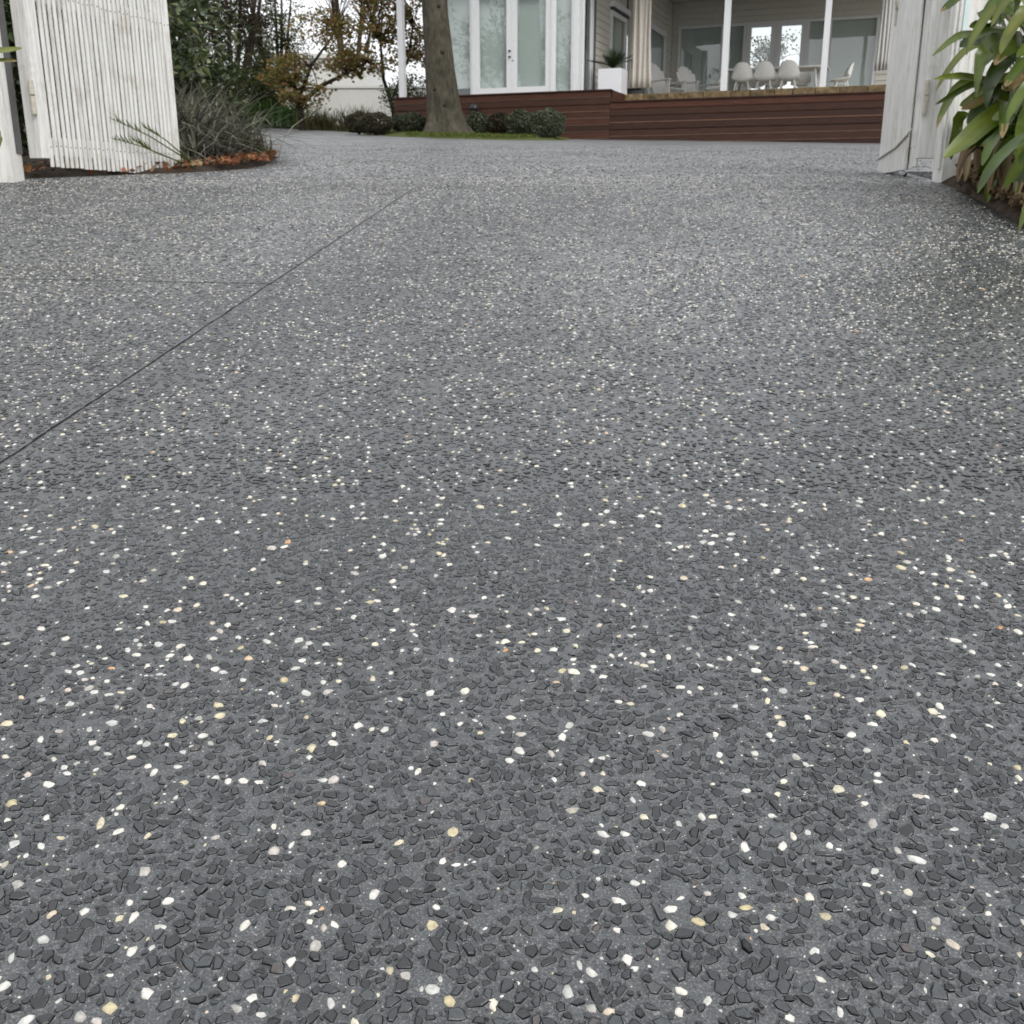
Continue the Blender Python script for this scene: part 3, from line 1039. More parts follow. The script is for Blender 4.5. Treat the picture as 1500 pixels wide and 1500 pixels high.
# ------------------------------------------------------------------ house
TH = R(21)
CA, SA = math.cos(TH), math.sin(TH)
HX, HY = 2.0571, 23.0
def H(d, n, z): return (HX + CA * d + SA * n, HY - SA * d + CA * n, z)
def hthing(name, label, cat, d, n, z, rz=0.0, group=None):
    """a thing in the house frame: d along the front, n into the house"""
    o = thing(name, label, cat, H(d, n, z), -TH + rz, group)
    ORIGIN[o.name] = (d, n, z)
    return o
ZL, ZR, ZF = 2.735, 2.50, 2.72        # left deck, front wall top, verandah floor

house = hthing("house", "single-storey cream and white house with verandah and glazed wing", "house", 0, 0, 1.6)

def glazing(parent, axis, fixed, a0, a1, z0, z1, fw=0.06, depth=0.06, out=-1, blind=True, name="window", bottom=None, blind_z=None):
    """framed pane. axis 'd': runs along the front at n = fixed; axis 'n': runs into the house at d = fixed. out: side of the viewer"""
    w = None
    bt = bottom or fw
    def bb(nm, m, p0, p1, q0, q1, s0, s1, par):
        lo, hi = fixed + min(s0, s1), fixed + max(s0, s1)
        if axis == 'd':
            return bx(nm, m, par, p0, p1, lo, hi, q0, q1)
        return bx(nm, m, par, lo, hi, p0, p1, q0, q1)
    mb = MB()
    lo, hi = fixed + min(0, out * depth), fixed + max(0, out * depth)
    def fb(p0, p1, q0, q1):
        if axis == 'd':
            mb.box(p0, p1, lo, hi, q0, q1)
        else:
            mb.box(lo, hi, p0, p1, q0, q1)
    fb(a0, a0 + fw, z0, z1)
    fb(a1 - fw, a1, z0, z1)
    fb(a0 + fw, a1 - fw, z0, z0 + bt)
    fb(a0 + fw, a1 - fw, z1 - fw, z1)
    w = mb.build(name, "house_paint", parent)
    bb("pane", "glass", a0 + fw - 0.005, a1 - fw + 0.005, z0 + bt - 0.005, z1 - fw + 0.005, out * depth * 0.35, out * depth * 0.45, w)
    if blind:
        bz = blind_z if blind_z is not None else z0 + 0.01
        bb("blind", "blind_fabric", a0 + 0.02, a1 - 0.02, bz, z1 - 0.02, -out * 0.06, -out * 0.075, w)
    return w

# --- wing: front glazing at n = 0.55
nF = 0.55
zt = 4.86
glazing(house, 'd', nF, -4.05, -3.34, ZL, zt, 0.05, 0.06, blind_z=2.93)
def door_leaf(a0, a1, hinge_side):
    w = glazing(house, 'd', nF, a0, a1, ZL + 0.02, zt - 0.02, 0.115, 0.075, name="door", bottom=0.145)
    x = a1 - 0.055 if hinge_side < 0 else a0 + 0.055
    return w
bx("door_frame", "house_paint", house, -3.338, -3.286, nF - 0.09, nF, ZL, zt + 0.1)
bx("door_frame", "house_paint", house, -1.494, -1.435, nF - 0.09, nF, ZL, zt + 0.1)
bx("door_sill", "house_paint", house, -3.285, -1.495, nF - 0.085, nF, ZL - 0.005, ZL + 0.018)
dl = door_leaf(-3.284, -2.40, -1)
dr = door_leaf(-2.397, -1.496, 1)
for zc in (3.52, 3.64):
    MB().beam((-2.46, nF - 0.10, zc), (-2.41, nF - 0.10, zc), 0.03, 0.03).beam((-2.44, nF - 0.10, zc), (-2.44, nF - 0.072, zc), 0.02, 0.02).build("handle", "dark_metal", dl)
MB().tube([(-2.36, nF - 0.078, 3.44), (-2.36, nF - 0.09, 3.44)], 0.014, 8).build("lock", "grey_metal", dr)
glazing(house, 'd', nF, -1.434, -0.99, ZL, zt, 0.045, 0.06)
bx("corner_post", "house_paint", house, -0.99, -0.86, nF - 0.075, nF + 0.12, ZL, zt + 0.3, bevel=0.004)
bx("head_beam", "house_paint", house, -4.15, -0.86, nF - 0.05, nF + 0.15, zt + 0.101, zt + 0.45)
bx("floor_slab", "interior_dark", house, -4.05, -0.9, nF + 0.08, nF + 5.5, ZL - 0.3, ZL - 0.02)
bx("inner_wall", "interior_wall", house, -4.05, -0.9, nF + 0.9, nF + 1.0, ZL, zt + 0.4)
bx("end_wall", "weatherboard_paint", house, -4.15, -4.051, nF, nF + 5.5, ZL - 0.5, zt + 0.5)

# --- wing side wall at d = -0.86, running into the verandah
dS = -0.86
glazing(house, 'n', dS, nF + 0.13, 1.28, ZL, zt, 0.04, 0.05, out=1, blind=False)
glazing(house, 'n', dS, 2.78, 4.15, ZL + 0.12, 4.72, 0.10, 0.06, out=1, blind_z=3.5)
bx("window_hood", "house_paint", house, dS - 0.02, dS + 0.13, 2.70, 4.20, 4.78, 4.90)
bx("curtain_track", "dark_metal", house, dS + 0.01, dS + 0.10, 2.76, 4.18, 4.735, 4.765)
def boards(axis, fixed, a0, a1, z0, z1, out, pitch=0.15, skip=None):
    """lapped weatherboards, one object each"""
    z = z0
    while z < z1 - 0.02:
        zz = min(z + pitch, z1)
        lo, hi = fixed, fixed + out * 0.012
        lip = fixed + out * 0.030
        if axis == 'd':
            p = [(a0, lo - out * 0.03, z), (a1, lo - out * 0.03, z), (a1, lip, z), (a0, lip, z), (a0, lo - out * 0.03, zz - 0.002), (a1, lo - out * 0.03, zz - 0.002), (a1, hi, zz - 0.002), (a0, hi, zz - 0.002)]
        else:
            p = [(lo - out * 0.03, a0, z), (lo - out * 0.03, a1, z), (lip, a1, z), (lip, a0, z), (lo - out * 0.03, a0, zz - 0.002), (lo - out * 0.03, a1, zz - 0.002), (hi, a1, zz - 0.002), (hi, a0, zz - 0.002)]
        MB().hexa(p).build("weatherboard", "weatherboard_paint", house)
        z = zz
boards('n', dS, 1.50, 2.77, ZL, 5.2, 1)
boards('n', dS, 2.771, 4.16, 4.91, 5.2, 1)
bx("corner_trim", "house_paint", house, dS - 0.04, dS + 0.045, 1.285, 1.40, ZL, 5.2)
bx("downpipe", "grey_metal", house, dS + 0.01, dS + 0.07, 1.41, 1.49, ZL, 5.2)
bx("wall_base", "weatherboard_paint", house, dS - 0.08, dS - 0.035, 1.29, 2.77, ZL - 0.4, 5.2)
bx("wall_base", "weatherboard_paint", house, dS - 0.08, dS - 0.035, 4.161, 4.41, ZL - 0.4, 5.2)

# --- verandah inner side wall at d = -0.5 and back wall at n = 7.6
dV, nB = -0.5, 7.6
bx("return_wall", "weatherboard_paint", house, dS, dV, 4.42, 4.5, ZL, 5.5)
boards('n', dV, 4.50, 4.70, ZL, 5.6, 1)
boards('n', dV, 6.86, nB, ZL, 5.6, 1)
boards('n', dV, 4.701, 6.859, 4.80, 5.6, 1)
bx("wall_core", "weatherboard_paint", house, dV - 0.12, dV - 0.032, 6.861, nB, ZL - 0.3, 5.6)
bx("wall_core", "weatherboard_paint", house, dV - 0.12, dV - 0.032, 4.501, 6.86, 4.80, 5.6)
glazing(house, 'n', dV, 4.72, 6.84, ZF, 4.78, 0.13, 0.05, out=1)
boards('d', nB, dV + 0.035, -0.30, ZF, 5.6, -1)
boards('d', nB, -0.299, 5.60, 5.02, 5.6, -1)
boards('d', nB, 4.86, 5.60, ZF, 5.02, -1)
segs = [(-0.29, 0.93, True), (0.935, 1.52, True), (3.07, 3.62, True), (3.625, 4.85, True)]
for a0, a1, bl in segs:
    glazing(house, 'd', nB, a0, a1, ZF, 5.01, 0.07, 0.07, blind=bl)
for a0, a1 in ((1.525, 2.295), (2.30, 3.065)):
    w = glazing(house, 'd', nB, a0, a1, ZF, 5.01, 0.13, 0.08, blind=False, name="door", bottom=0.25)
    MB().beam((a1 - 0.09 if a0 < 2 else a0 + 0.04, nB - 0.1, 3.75), (a1 - 0.04 if a0 < 2 else a0 + 0.09, nB - 0.1, 3.75), 0.025, 0.025).build("handle", "dark_metal", w)
# sunroom behind the doors, open to the garden at its far side
bx("room_floor", "interior_dark", house, -0.5, 5.6, nB + 0.1, 10.8, ZF - 0.2, ZF - 0.02)
bx("room_ceiling", "interior_wall", house, -0.5, 5.6, nB + 0.1, 10.9, 5.62, 5.7)
bx("room_wall", "interior_wall", house, -0.6, -0.5, nB + 0.1, 10.8, ZF, 5.62)
bx("room_wall", "interior_wall", house, 5.6, 5.7, nB + 0.1, 10.8, ZF, 5.62)
bx("room_far_wall", "interior_wall", house, -0.5, 5.6, 10.8, 10.9, ZF, 3.6)
bx("room_far_wall", "interior_wall", house, -0.5, 0.75, 10.8, 10.9, 3.6, 5.62)
bx("room_far_wall", "interior_wall", house, 2.75, 5.6, 10.8, 10.9, 3.6, 5.62)

# --- verandah ceiling, roof, columns, floor
bx("verandah_ceiling", "soffit_paint", house, dS - 0.1, 6.6, 0.95, nB + 0.06, 5.60, 5.615)
bx("fascia", "house_paint", house, dS - 0.1, 6.6, 0.86, 0.945, 5.45, 5.8)
bx("ceiling_light", "grey_metal", house, 2.4, 3.3, 3.4, 3.5, 5.57, 5.598)
MB().add([(-5.3, 0.35, 5.42), (6.8, 0.35, 5.82), (6.8, 11.5, 5.82), (-5.3, 11.5, 5.42), (-5.3, 5.6, 7.6), (6.8, 5.6, 7.9)],
         [(0, 1, 5, 4), (2, 3, 4, 5), (1, 2, 5), (3, 0, 4)]).build("roof", "roof_tile", house, solid=0.12)
for d0, d1, nc in ((2.075, 2.20, 1.2), (4.10, 4.215, 1.2)):
    bx("column", "house_paint", house, d0, d1, nc - 0.06, nc + 0.06, ZF + 0.002, 5.45, bevel=0.006)
bx("column", "house_paint", house, -4.98, -4.85, 0.10, 0.24, ZL + 0.002, 5.4, bevel=0.006)
bx("verandah_floor", "sand_paving", house, dS + 0.02, 6.6, 1.30, nB + 0.1, ZF - 0.4, ZF)
rr = random.Random(3)
d = 0.02
while d < 6.4:                                   # sandstone edging, stone by stone
    w = rr.uniform(0.36, 0.62)
    bx("edging_stone", "sandstone", house, d + 0.005, d + w - 0.005, 1.03 + rr.uniform(-0.01, 0.01), 1.295, ZF - 0.19, ZF + rr.uniform(-0.004, 0.003), bevel=0.014)
    d += w

# --- timber deck and its board face, a thing of its own
deck = hthing("timber_deck", "dark red-brown timber deck and long board face below the verandah", "deck", 0, 0, 1.6)
rr = random.Random(9)
def face_boards(d0, d1, ztop, zbot, mat="merbau"):
    z = ztop
    k = 0
    while z > zbot:
        zb = z - 0.132
        off = rr.uniform(-0.003, 0.003)
        o = MB().hexa([(d0, -0.012 + off, zb + 0.018), (d1, -0.012 + off, zb + 0.018), (d1, 0.014, zb + 0.018), (d0, 0.014, zb + 0.018),
                   (d0, -0.010 + off, z - 0.004), (d1, -0.010 + off, z - 0.004), (d1, 0.018, z - 0.004), (d0, 0.018, z - 0.004)]).build("board", mat, deck)
        # most boards get a paler lower strip: the edge's highlight painted in
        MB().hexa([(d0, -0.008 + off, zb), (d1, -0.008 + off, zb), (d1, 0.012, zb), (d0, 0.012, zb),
                   (d0, -0.0135 + off, zb + 0.0178), (d1, -0.0135 + off, zb + 0.0178), (d1, 0.012, zb + 0.0178), (d0, 0.012, zb + 0.0178)]).build("edge_highlight", mat + "_worn" if rr.random() < 0.7 else mat, o)
        z = zb - 0.004
        k += 1
zcut = ZR
ztops = []
z = ZL - 0.03
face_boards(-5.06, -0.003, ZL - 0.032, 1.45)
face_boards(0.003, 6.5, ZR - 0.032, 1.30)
bx("capping", "merbau", deck, -5.08, 0.02, -0.04, 0.12, ZL - 0.03, ZL - 0.002, bevel=0.003)
bx("capping", "merbau", deck, 0.022, 6.52, -0.04, 0.22, ZR - 0.03, ZR - 0.002, bevel=0.003)
bx("deck_body", "interior_dark", deck, -5.04, -0.02, 0.02, nF + 0.07, 1.4, ZL - 0.035)
bx("deck_body", "interior_dark", deck, 0.0, 6.5, 0.02, 1.028, 1.3, ZR - 0.16)
for i in range(6):                                # boards on top, behind the edge
    bx("decking_board", "merbau", deck, -5.06, -0.0, 0.125 + i * 0.142, 0.262 + i * 0.142 - 0.005, ZL - 0.03, ZL - 0.003)
for i in range(5):
    bx("decking_board", "merbau", deck, 0.024, 6.5, 0.225 + i * 0.142, 0.362 + i * 0.142 - 0.005, ZR - 0.03, ZR - 0.003)
for i in range(9):
    bx("decking_board", "merbau", deck, dS + 0.03, -0.004, 0.98 + i * 0.142 + 0.002, 0.98 + i * 0.142 + 0.137, ZL - 0.03, ZL - 0.003)
MB().box(-0.001, 0.018, 0.125, 2.25, ZL - 0.16, ZL - 0.034).build("board", "merbau", deck)
MB().box(-0.001, 0.018, 0.0, 1.03, ZR - 0.004, ZL - 0.165).build("board", "merbau", deck)

lamp = hthing("wall_light", "small black wall light on the timber deck face beside the tree", "light", -3.05, -0.02, 2.42)
MB().tube([(-3.05, -0.03, 2.44), (-3.05, -0.16, 2.46)], [0.075, 0.085], 12).build("housing", "dark_metal", lamp, smooth=True)
MB().box(-3.13, -2.97, -0.022, -0.013, 2.38, 2.50).build("back_plate", "grey_metal", lamp)

# --- things on the deck and verandah
pt = hthing("planter", "white cube planter at the deck corner", "planter", -0.27, 1.1, ZL)
mb = MB()
d0, d1, n0, n1, z0, z1 = -0.53, -0.01, 0.84, 1.36, ZL, ZL + 0.50
mb.add([(d0, n0, z0), (d1, n0, z0), (d1, n1, z0), (d0, n1, z0), (d0, n0, z1), (d1, n0, z1), (d1, n1, z1), (d0, n1, z1),
        (d0 + .03, n0 + .03, z1), (d1 - .03, n0 + .03, z1), (d1 - .03, n1 - .03, z1), (d0 + .03, n1 - .03, z1),
        (d0 + .03, n0 + .03, z1 - .05), (d1 - .03, n0 + .03, z1 - .05), (d1 - .03, n1 - .03, z1 - .05), (d0 + .03, n1 - .03, z1 - .05)],
       [(3, 2, 1, 0), (0, 1, 5, 4), (1, 2, 6, 5), (2, 3, 7, 6), (3, 0, 4, 7), (4, 5, 9, 8), (5, 6, 10, 9), (6, 7, 11, 10), (7, 4, 8, 11),
        (8, 9, 13, 12), (9, 10, 14, 13), (10, 11, 15, 14), (11, 8, 12, 15)])
mb.build("pot", "planter_white", pt, bevel=0.006)
MB().add([(d0 + .028, n0 + .028, z1 - .048), (d1 - .028, n0 + .028, z1 - .048), (d1 - .028, n1 - .028, z1 - .048), (d0 + .028, n1 - .028, z1 - .048)], [(0, 1, 2, 3)]).build("potting_soil", "soil", pt)

cy = hthing("cycad", "dark green cycad growing in the white cube planter", "plant", -0.27, 1.1, ZL + 0.46)
MB().tube([(-0.27, 1.1, ZL + 0.44), (-0.27, 1.1, ZL + 0.54)], [0.07, 0.05], 10).build("stem", "dark_bark", cy, smooth=True)
rr = random.Random(12)
for i in range(15):
    a = 2 * math.pi * i / 15 + rr.uniform(-0.15, 0.15)
    lean = rr.uniform(0.35, 1.0)
    Lf = rr.uniform(0.42, 0.58)
    base = Vector((-0.27, 1.1, ZL + 0.52))
    pts = []
    for q in np.linspace(0, 1, 9):
        pts.append(base + Vector((math.cos(a), math.sin(a), 0)) * (Lf * lean * q ** 1.2) + Vector((0, 0, Lf * ((1.05 - 0.55 * lean) * q - 0.25 * lean * q * q))))
    mb = MB().tube(pts, [0.006] * 8 + [0.002], 5)
    for j in range(1, 9):
        p = pts[j]
        dv_ = (pts[j] - pts[j - 1]).normalized()
        sd_ = dv_.cross(Vector((0, 0, 1))).normalized()
        ll = 0.15 * math.sin(math.pi * (0.18 + 0.75 * j / 9))
        for sgn in (-1, 1):
            for k in (0, 0.5):
                pp = p - dv_ * k * Lf / 8
                tip = pp + sd_ * sgn * ll + dv_ * ll * 0.6 + Vector((0, 0, 0.03))
                mb.add([pp - dv_ * 0.012, pp + dv_ * 0.012, tip], [(0, 1, 2)])
    mb.build("frond", "cycad_leaf", cy, tint=rng.uniform(0, 1, 7))

def curtain(label, d0, d1, n, z0, z1, mat, folds, seed):
    t = hthing("outdoor_curtain", label, "curtain", (d0 + d1) / 2, n, z0)
    r = random.Random(seed)
    rows = []
    N = folds * 10
    for k in range(12):
        q = k / 11
        row = []
        for i in range(N + 1):
            u = i / N
            s = math.sin(u * folds * 2 * math.pi + 0.4 * math.sin(q * 3 + u * 4))
            pinch = 1 - 0.14 * math.sin(q * math.pi) + 0.05 * q
            row.append((0.5 * (d0 + d1) + (u - 0.5) * (d1 - d0) * pinch + 0.01 * math.sin(9 * u + 5 * q), n + s * (0.05 + 0.02 * math.sin(u * 7)), z1 + (z0 - z1) * q))
        rows.append(row)
    MB().grid(rows).build("cloth", mat, t, smooth=True, solid=0.004)
    MB().tube([(d0, n, z1 + 0.01), (d1, n, z1 + 0.01)], 0.012, 8).build("rail", "dark_metal", t)
curtain("beige outdoor curtain gathered beside the white cube planter", 0.02, 0.50, 1.42, ZF + 0.16, 5.43, "canvas", 4, 1)
curtain("white outdoor curtain gathered behind the edge-on gate leaf", 5.14, 5.52, 1.42, ZF + 0.31, 5.43, "canvas_white", 6, 2)
kb = hthing("storage_box", "dark grey box on the deck beside the beige curtain", "box", 0.05, 1.75, ZF)
MB().box(-0.08, 0.22, 1.62, 1.85, ZF, ZF + 0.15).build("body", "grey_metal", kb, bevel=0.01)
MB().box(-0.09, 0.23, 1.61, 1.86, ZF + 0.151, ZF + 0.18).build("lid", "dark_metal", kb, bevel=0.006)

def shell_chair(label, d, n, rz, group, arm=0.0, scale=1.0, leg_h=0.42):
    t = hthing("shell_chair", label, "chair", d, n, ZF, rz, group)
    ORIGIN[t.name] = (0, 0, 0)
    prof = [(0.22, 0.43, 0.20, 0.02), (0.12, 0.425, 0.225, 0.03), (0.0, 0.42, 0.235, 0.045), (-0.11, 0.43, 0.24, 0.06), (-0.18, 0.47, 0.245, 0.07),
            (-0.215, 0.54, 0.245, 0.085), (-0.235, 0.62, 0.235, 0.09), (-0.25, 0.70, 0.205, 0.075), (-0.258, 0.77, 0.16, 0.05), (-0.262, 0.815, 0.10, 0.02), (-0.263, 0.83, 0.04, 0.004)]
    rows = []
    for (y, z, hw, cup) in prof:
        back = min(1, max(0, (z - 0.44) / 0.12))
        row = []
        for u in np.linspace(-1, 1, 11):
            c = cup * u * u * (1 + arm)
            row.append((u * hw * scale, (y + c * back * 1.3) * scale, (z - 0.42 + c * (1 - back) * 1.1) * scale + leg_h))
        rows.append(row)
    MB().grid(rows).build("shell", "shell_white", t, smooth=True, solid=0.014)
    for sx in (-1, 1):
        for sy in (-1, 1):
            MB().tube([(sx * 0.13 * scale, sy * 0.11 * scale - 0.02, leg_h + 0.005), (sx * 0.215 * scale, sy * 0.20 * scale - 0.02, 0.0)], [0.017, 0.012], 8).build("leg", "shell_white", t, smooth=True)
        MB().tube([(sx * 0.15 * scale, -0.14 * scale, leg_h - 0.06), (sx * 0.15 * scale, 0.10 * scale, leg_h - 0.06)], 0.008, 6).build("stretcher", "shell_white", t)
    return t

GRPC = "white shell chairs round the verandah table"
tb = hthing("dining_table", "long white dining table on the verandah between the shell chairs", "table", 2.8, 4.3, ZF)
MB().box(1.72, 3.98, 3.88, 4.72, ZF + 0.715, ZF + 0.755).build("tabletop", "resin_white", tb, bevel=0.01)
for dd in (2.0, 3.7):
    for nn in (4.02, 4.58):
        MB().tube([(dd, nn, ZF + 0.714), (dd + (0.10 if dd > 3 else -0.10), nn, ZF)], [0.035, 0.022], 8).build("leg", "resin_white", tb, smooth=True)
for nn, lb in ((3.68, ("white shell chair nearest the verandah's left column, back turned to the drive", "white shell chair in the middle of the near row at the table", "white shell chair at the right of the near row at the table")),):
    for dd, l in zip((2.13, 2.63, 3.17), lb):
        shell_chair(l, dd, nn, 0.0, GRPC)
for dd, l in zip((2.20, 2.72, 3.30), ("white shell chair on the table's far side, leftmost of the far row", "white shell chair on the table's far side, middle of the far row", "white shell chair on the table's far side, rightmost of the far row")):
    shell_chair(l, dd, 4.95, math.pi, GRPC)
shell_chair("white shell chair at the table's end behind the right verandah column", 4.26, 4.3, math.pi / 2 + 0.25, GRPC)

def adirondack(label, d, n, rz, group):
    t = hthing("garden_chair", label, "chair", d, n, ZF, rz, group)
    ORIGIN[t.name] = (0, 0, 0)
    # local y: forward
    for i in range(6):
        u = i / 5
        y = 0.27 - 0.44 * u
        z = 0.36 - 0.14 * u
        MB().beam((-0.27, y, z), (0.27, y, z), 0.075, 0.018, up=(0, 0.3, 1)).build("seat_slat", "resin_white", t)
    for i in range(7):
        u = (i - 3) / 3
        top = 0.98 - 0.16 * u * u
        x0, x1 = u * 0.21, u * 0.29
        b = Vector((x0, -0.16, 0.22))
        e = Vector((x1, -0.16 - (top - 0.22) * 0.42, top))
        MB().beam(b, e, 0.086, 0.018, up=(0, 1, 0.4)).build("back_slat", "resin_white", t)
    for s in (-1, 1):
        MB().beam((s * 0.34, 0.34, 0.545), (s * 0.34, -0.36, 0.52), 0.12, 0.02).build("arm", "resin_white", t)
        MB().beam((s * 0.32, 0.27, 0.0), (s * 0.32, 0.27, 0.534), 0.09, 0.025, up=(1, 0, 0)).build("front_leg", "resin_white", t)
        MB().beam((s * 0.30, 0.30, 0.33), (s * 0.30, -0.52, 0.02), 0.025, 0.10).build("side_rail", "resin_white", t)
        MB().beam((s * 0.31, -0.30, 0.16), (s * 0.31, -0.34, 0.51), 0.03, 0.03, up=(1, 0, 0)).build("back_post", "resin_white", t)
    MB().beam((-0.30, -0.33, 0.50), (0.30, -0.33, 0.50), 0.025, 0.06).build("back_rail", "resin_white", t)
    return t
adirondack("white slatted garden armchair nearest the beige curtain", 0.30, 3.9, -2.0, "white garden armchairs on the verandah")
adirondack("white slatted garden armchair behind and right of the other one", 0.86, 4.7, -2.1, "white garden armchairs on the verandah")
shell_chair("low white lounge shell chair beside the left verandah column", 1.45, 4.0, 1.9, None, arm=0.9, scale=1.15, leg_h=0.26)

# ------------------------------------------------------------------ neighbours
nb = thing("neighbour_house", "white neighbouring house wall behind the autumn maple", "house", (-6.2, 38, 2.4))
bx("wall", "render_white", nb, -8.6, -4.9, 37.5, 42, 2.2, 5.15)
bx("roof", "render_white", nb, -8.7, -4.8, 37.42, 42.1, 5.152, 5.3)
wf = bx("window", "house_paint", nb, -7.9, -6.9, 37.44, 37.498, 3.9, 4.8)
bx("pane", "glass", wf, -7.82, -6.98, 37.43, 37.439, 3.98, 4.72)
gw = thing("garden_wall", "cream rendered garden wall behind the maple stems", "wall", (-4.5, 35.5, 2.3))
bx("wall", "render_white", gw, -7.2, -2.2, 35.4, 35.6, 2.2, 4.0)
bx("coping", "render_white", gw, -7.25, -2.15, 35.36, 35.64, 4.002, 4.07)

# ------------------------------------------------------------------ trees and plants
def gz_(x, y): return float(ground_z(x, y))

def limb_path(a, b, sag, r, n=6):
    a, b = Vector(a), Vector(b)
    L = (b - a).length
    off = Vector((r.uniform(-1, 1), r.uniform(-1, 1), sag)) * L * 0.14
    return [a.lerp(b, q) + off * math.sin(math.pi * q) for q in np.linspace(0, 1, n)]

def tree(name, label, base, stems, crown, clumps, per, crad, leaf, mat, bark_m, group=None, seed=1, aspect=0.55, twig=0.012, flat=0.75, trunk_part=True):
    """stems: list of (points, radii). crown: list of (centre, radii, share)."""
    r = random.Random(seed)
    t = thing(name, label, "tree", base, 0, group)
    tr = MB()
    tips = []
    for pts, rad in stems:
        tr.tube(pts, rad, 10)
        tips.append((Vector(pts[-1]), rad[-1]))
        if len(pts) > 2:
            tips.append((Vector(pts[-2]), rad[-2] * 0.7))
            tips.append((Vector(pts[len(pts) // 2]), rad[len(pts) // 2] * 0.45))
    trunk = tr.build("trunk", bark_m, t, smooth=True)
    cs = []
    for c, rd, share in crown:
        cs.append(ellipsoid_points(c, rd, max(3, int(clumps * share)), 0.25))
    cs = np.concatenate(cs)
    lm = MB()
    for c in cs:
        b = min(tips, key=lambda q: (q[0] - Vector(c)).length + r.uniform(0, 0.5))
        lm.tube(limb_path(b[0], c, 0.5, r), list(np.linspace(min(b[1] * 0.5, twig * 2.4), twig * 0.35, 6)), 5, cap=False)
    lm.build("limbs", bark_m, t, smooth=True)
    pts = clump_points(cs, crad, per, flat=flat)
    foliage("crown", pts, leaf, mat, t, base, aspect=aspect)
    return t

# the big trunk by the deck
bt = thing("tree", "thick grey-brown tree trunk standing in front of the deck", "tree", (-1.27, 22.0, 1.74))
prof = [(1.60, -1.30, 0.68), (1.74, -1.31, 0.56), (1.86, -1.33, 0.46), (2.02, -1.35, 0.385), (2.25, -1.375, 0.345), (2.6, -1.40, 0.318), (3.0, -1.43, 0.296), (3.5, -1.46, 0.272), (4.0, -1.50, 0.254),
        (4.6, -1.53, 0.246), (5.3, -1.57, 0.236), (6.2, -1.62, 0.22)]
rows = []
NA = 40
for z, cx, rad in prof:
    row = []
    for j in range(NA + 1):
        a = 2 * math.pi * (j % NA) / NA
        fl = max(0, (2.3 - z) / 0.6)
        m = 1 + 0.20 * fl * math.sin(5 * a + 0.6) + 0.10 * fl * math.sin(3 * a + 2) + 0.02 * math.sin(7 * a + z * 3) + 0.018 * math.sin(11 * a - 2.3 * z)
        row.append((cx + rad * m * math.cos(a), 22.0 + rad * m * math.sin(a), z))
    rows.append(row)
MB().grid(rows).build("trunk", "oak_bark", bt, smooth=True)
kn = MB()
for (x, y, z, s) in ((-1.37, 21.735, 3.28, 0.05), (-1.42, 21.762, 4.10, 0.04), (-1.52, 21.71, 2.60, 0.035), (-1.33, 21.668, 2.30, 0.03)):
    kn.tube([(x, y - 0.0, z), (x + 0.005, y - 0.03, z + 0.005)], [s, s * 0.55], 9)
kn.build("knot", "dark_bark", bt, smooth=True)
lm = MB()
rr = random.Random(2)
tipsB = []
for i in range(9):
    a = 2 * math.pi * i / 9 + rr.uniform(-0.3, 0.3)
    s = Vector((-1.70, 22.0, rr.uniform(5.2, 6.2)))
    e = s + Vector((math.cos(a) * rr.uniform(1.8, 3.2), math.sin(a) * rr.uniform(1.8, 3.2), rr.uniform(1.6, 3.4)))
    p = limb_path(s, e, 0.6, rr)
    lm.tube(p, list(np.linspace(0.11, 0.03, 6)), 7)
    tipsB += [tuple(e), tuple(p[3]), tuple(p[4])]
lm.build("limbs", "oak_bark", bt, smooth=True)
cs = np.concatenate([clump_points(tipsB, 1.2, 5), np.array(tipsB)])
foliage("crown", clump_points(cs, 0.55, 34), 0.13, "maple_leaf", bt, (-1.27, 22.0, 1.74), aspect=0.7)

# grass under it
def inside_poly(P, poly):
    o = np.array(poly)
    ins = np.zeros(len(P), bool)
    for i in range(len(o)):
        a, b = o[i], o[(i + 1) % len(o)]
        c = ((a[1] > P[:, 1]) != (b[1] > P[:, 1]))
        ins ^= c & (P[:, 0] < (b[0] - a[0]) * (P[:, 1] - a[1]) / ((b[1] - a[1]) if abs(b[1] - a[1]) > 1e-9 else 1e-9) + a[0])
    return ins
LAWN = [(-2.1, 21.2), (-1.45, 20.45), (-0.4, 19.87), (0.35, 20.0), (0.5, 20.6), (0.1, 21.4), (-0.6, 22.2), (-2.0, 22.4)]
P = np.column_stack([rng.uniform(-2.2, 0.6, 8500), rng.uniform(19.8, 22.4, 8500)])
P = P[inside_poly(P, LAWN)]
o = blades("grass", np.column_stack([P, ground_z(P[:, 0], P[:, 1]) + 0.035]), 0.085, 0.010, 0.5, "lawn_blade", None, (0, 0, 0))
o['kind'] = 'stuff'
o['label'] = "mossy green grass at the foot of the big trunk"
o['category'] = "grass"

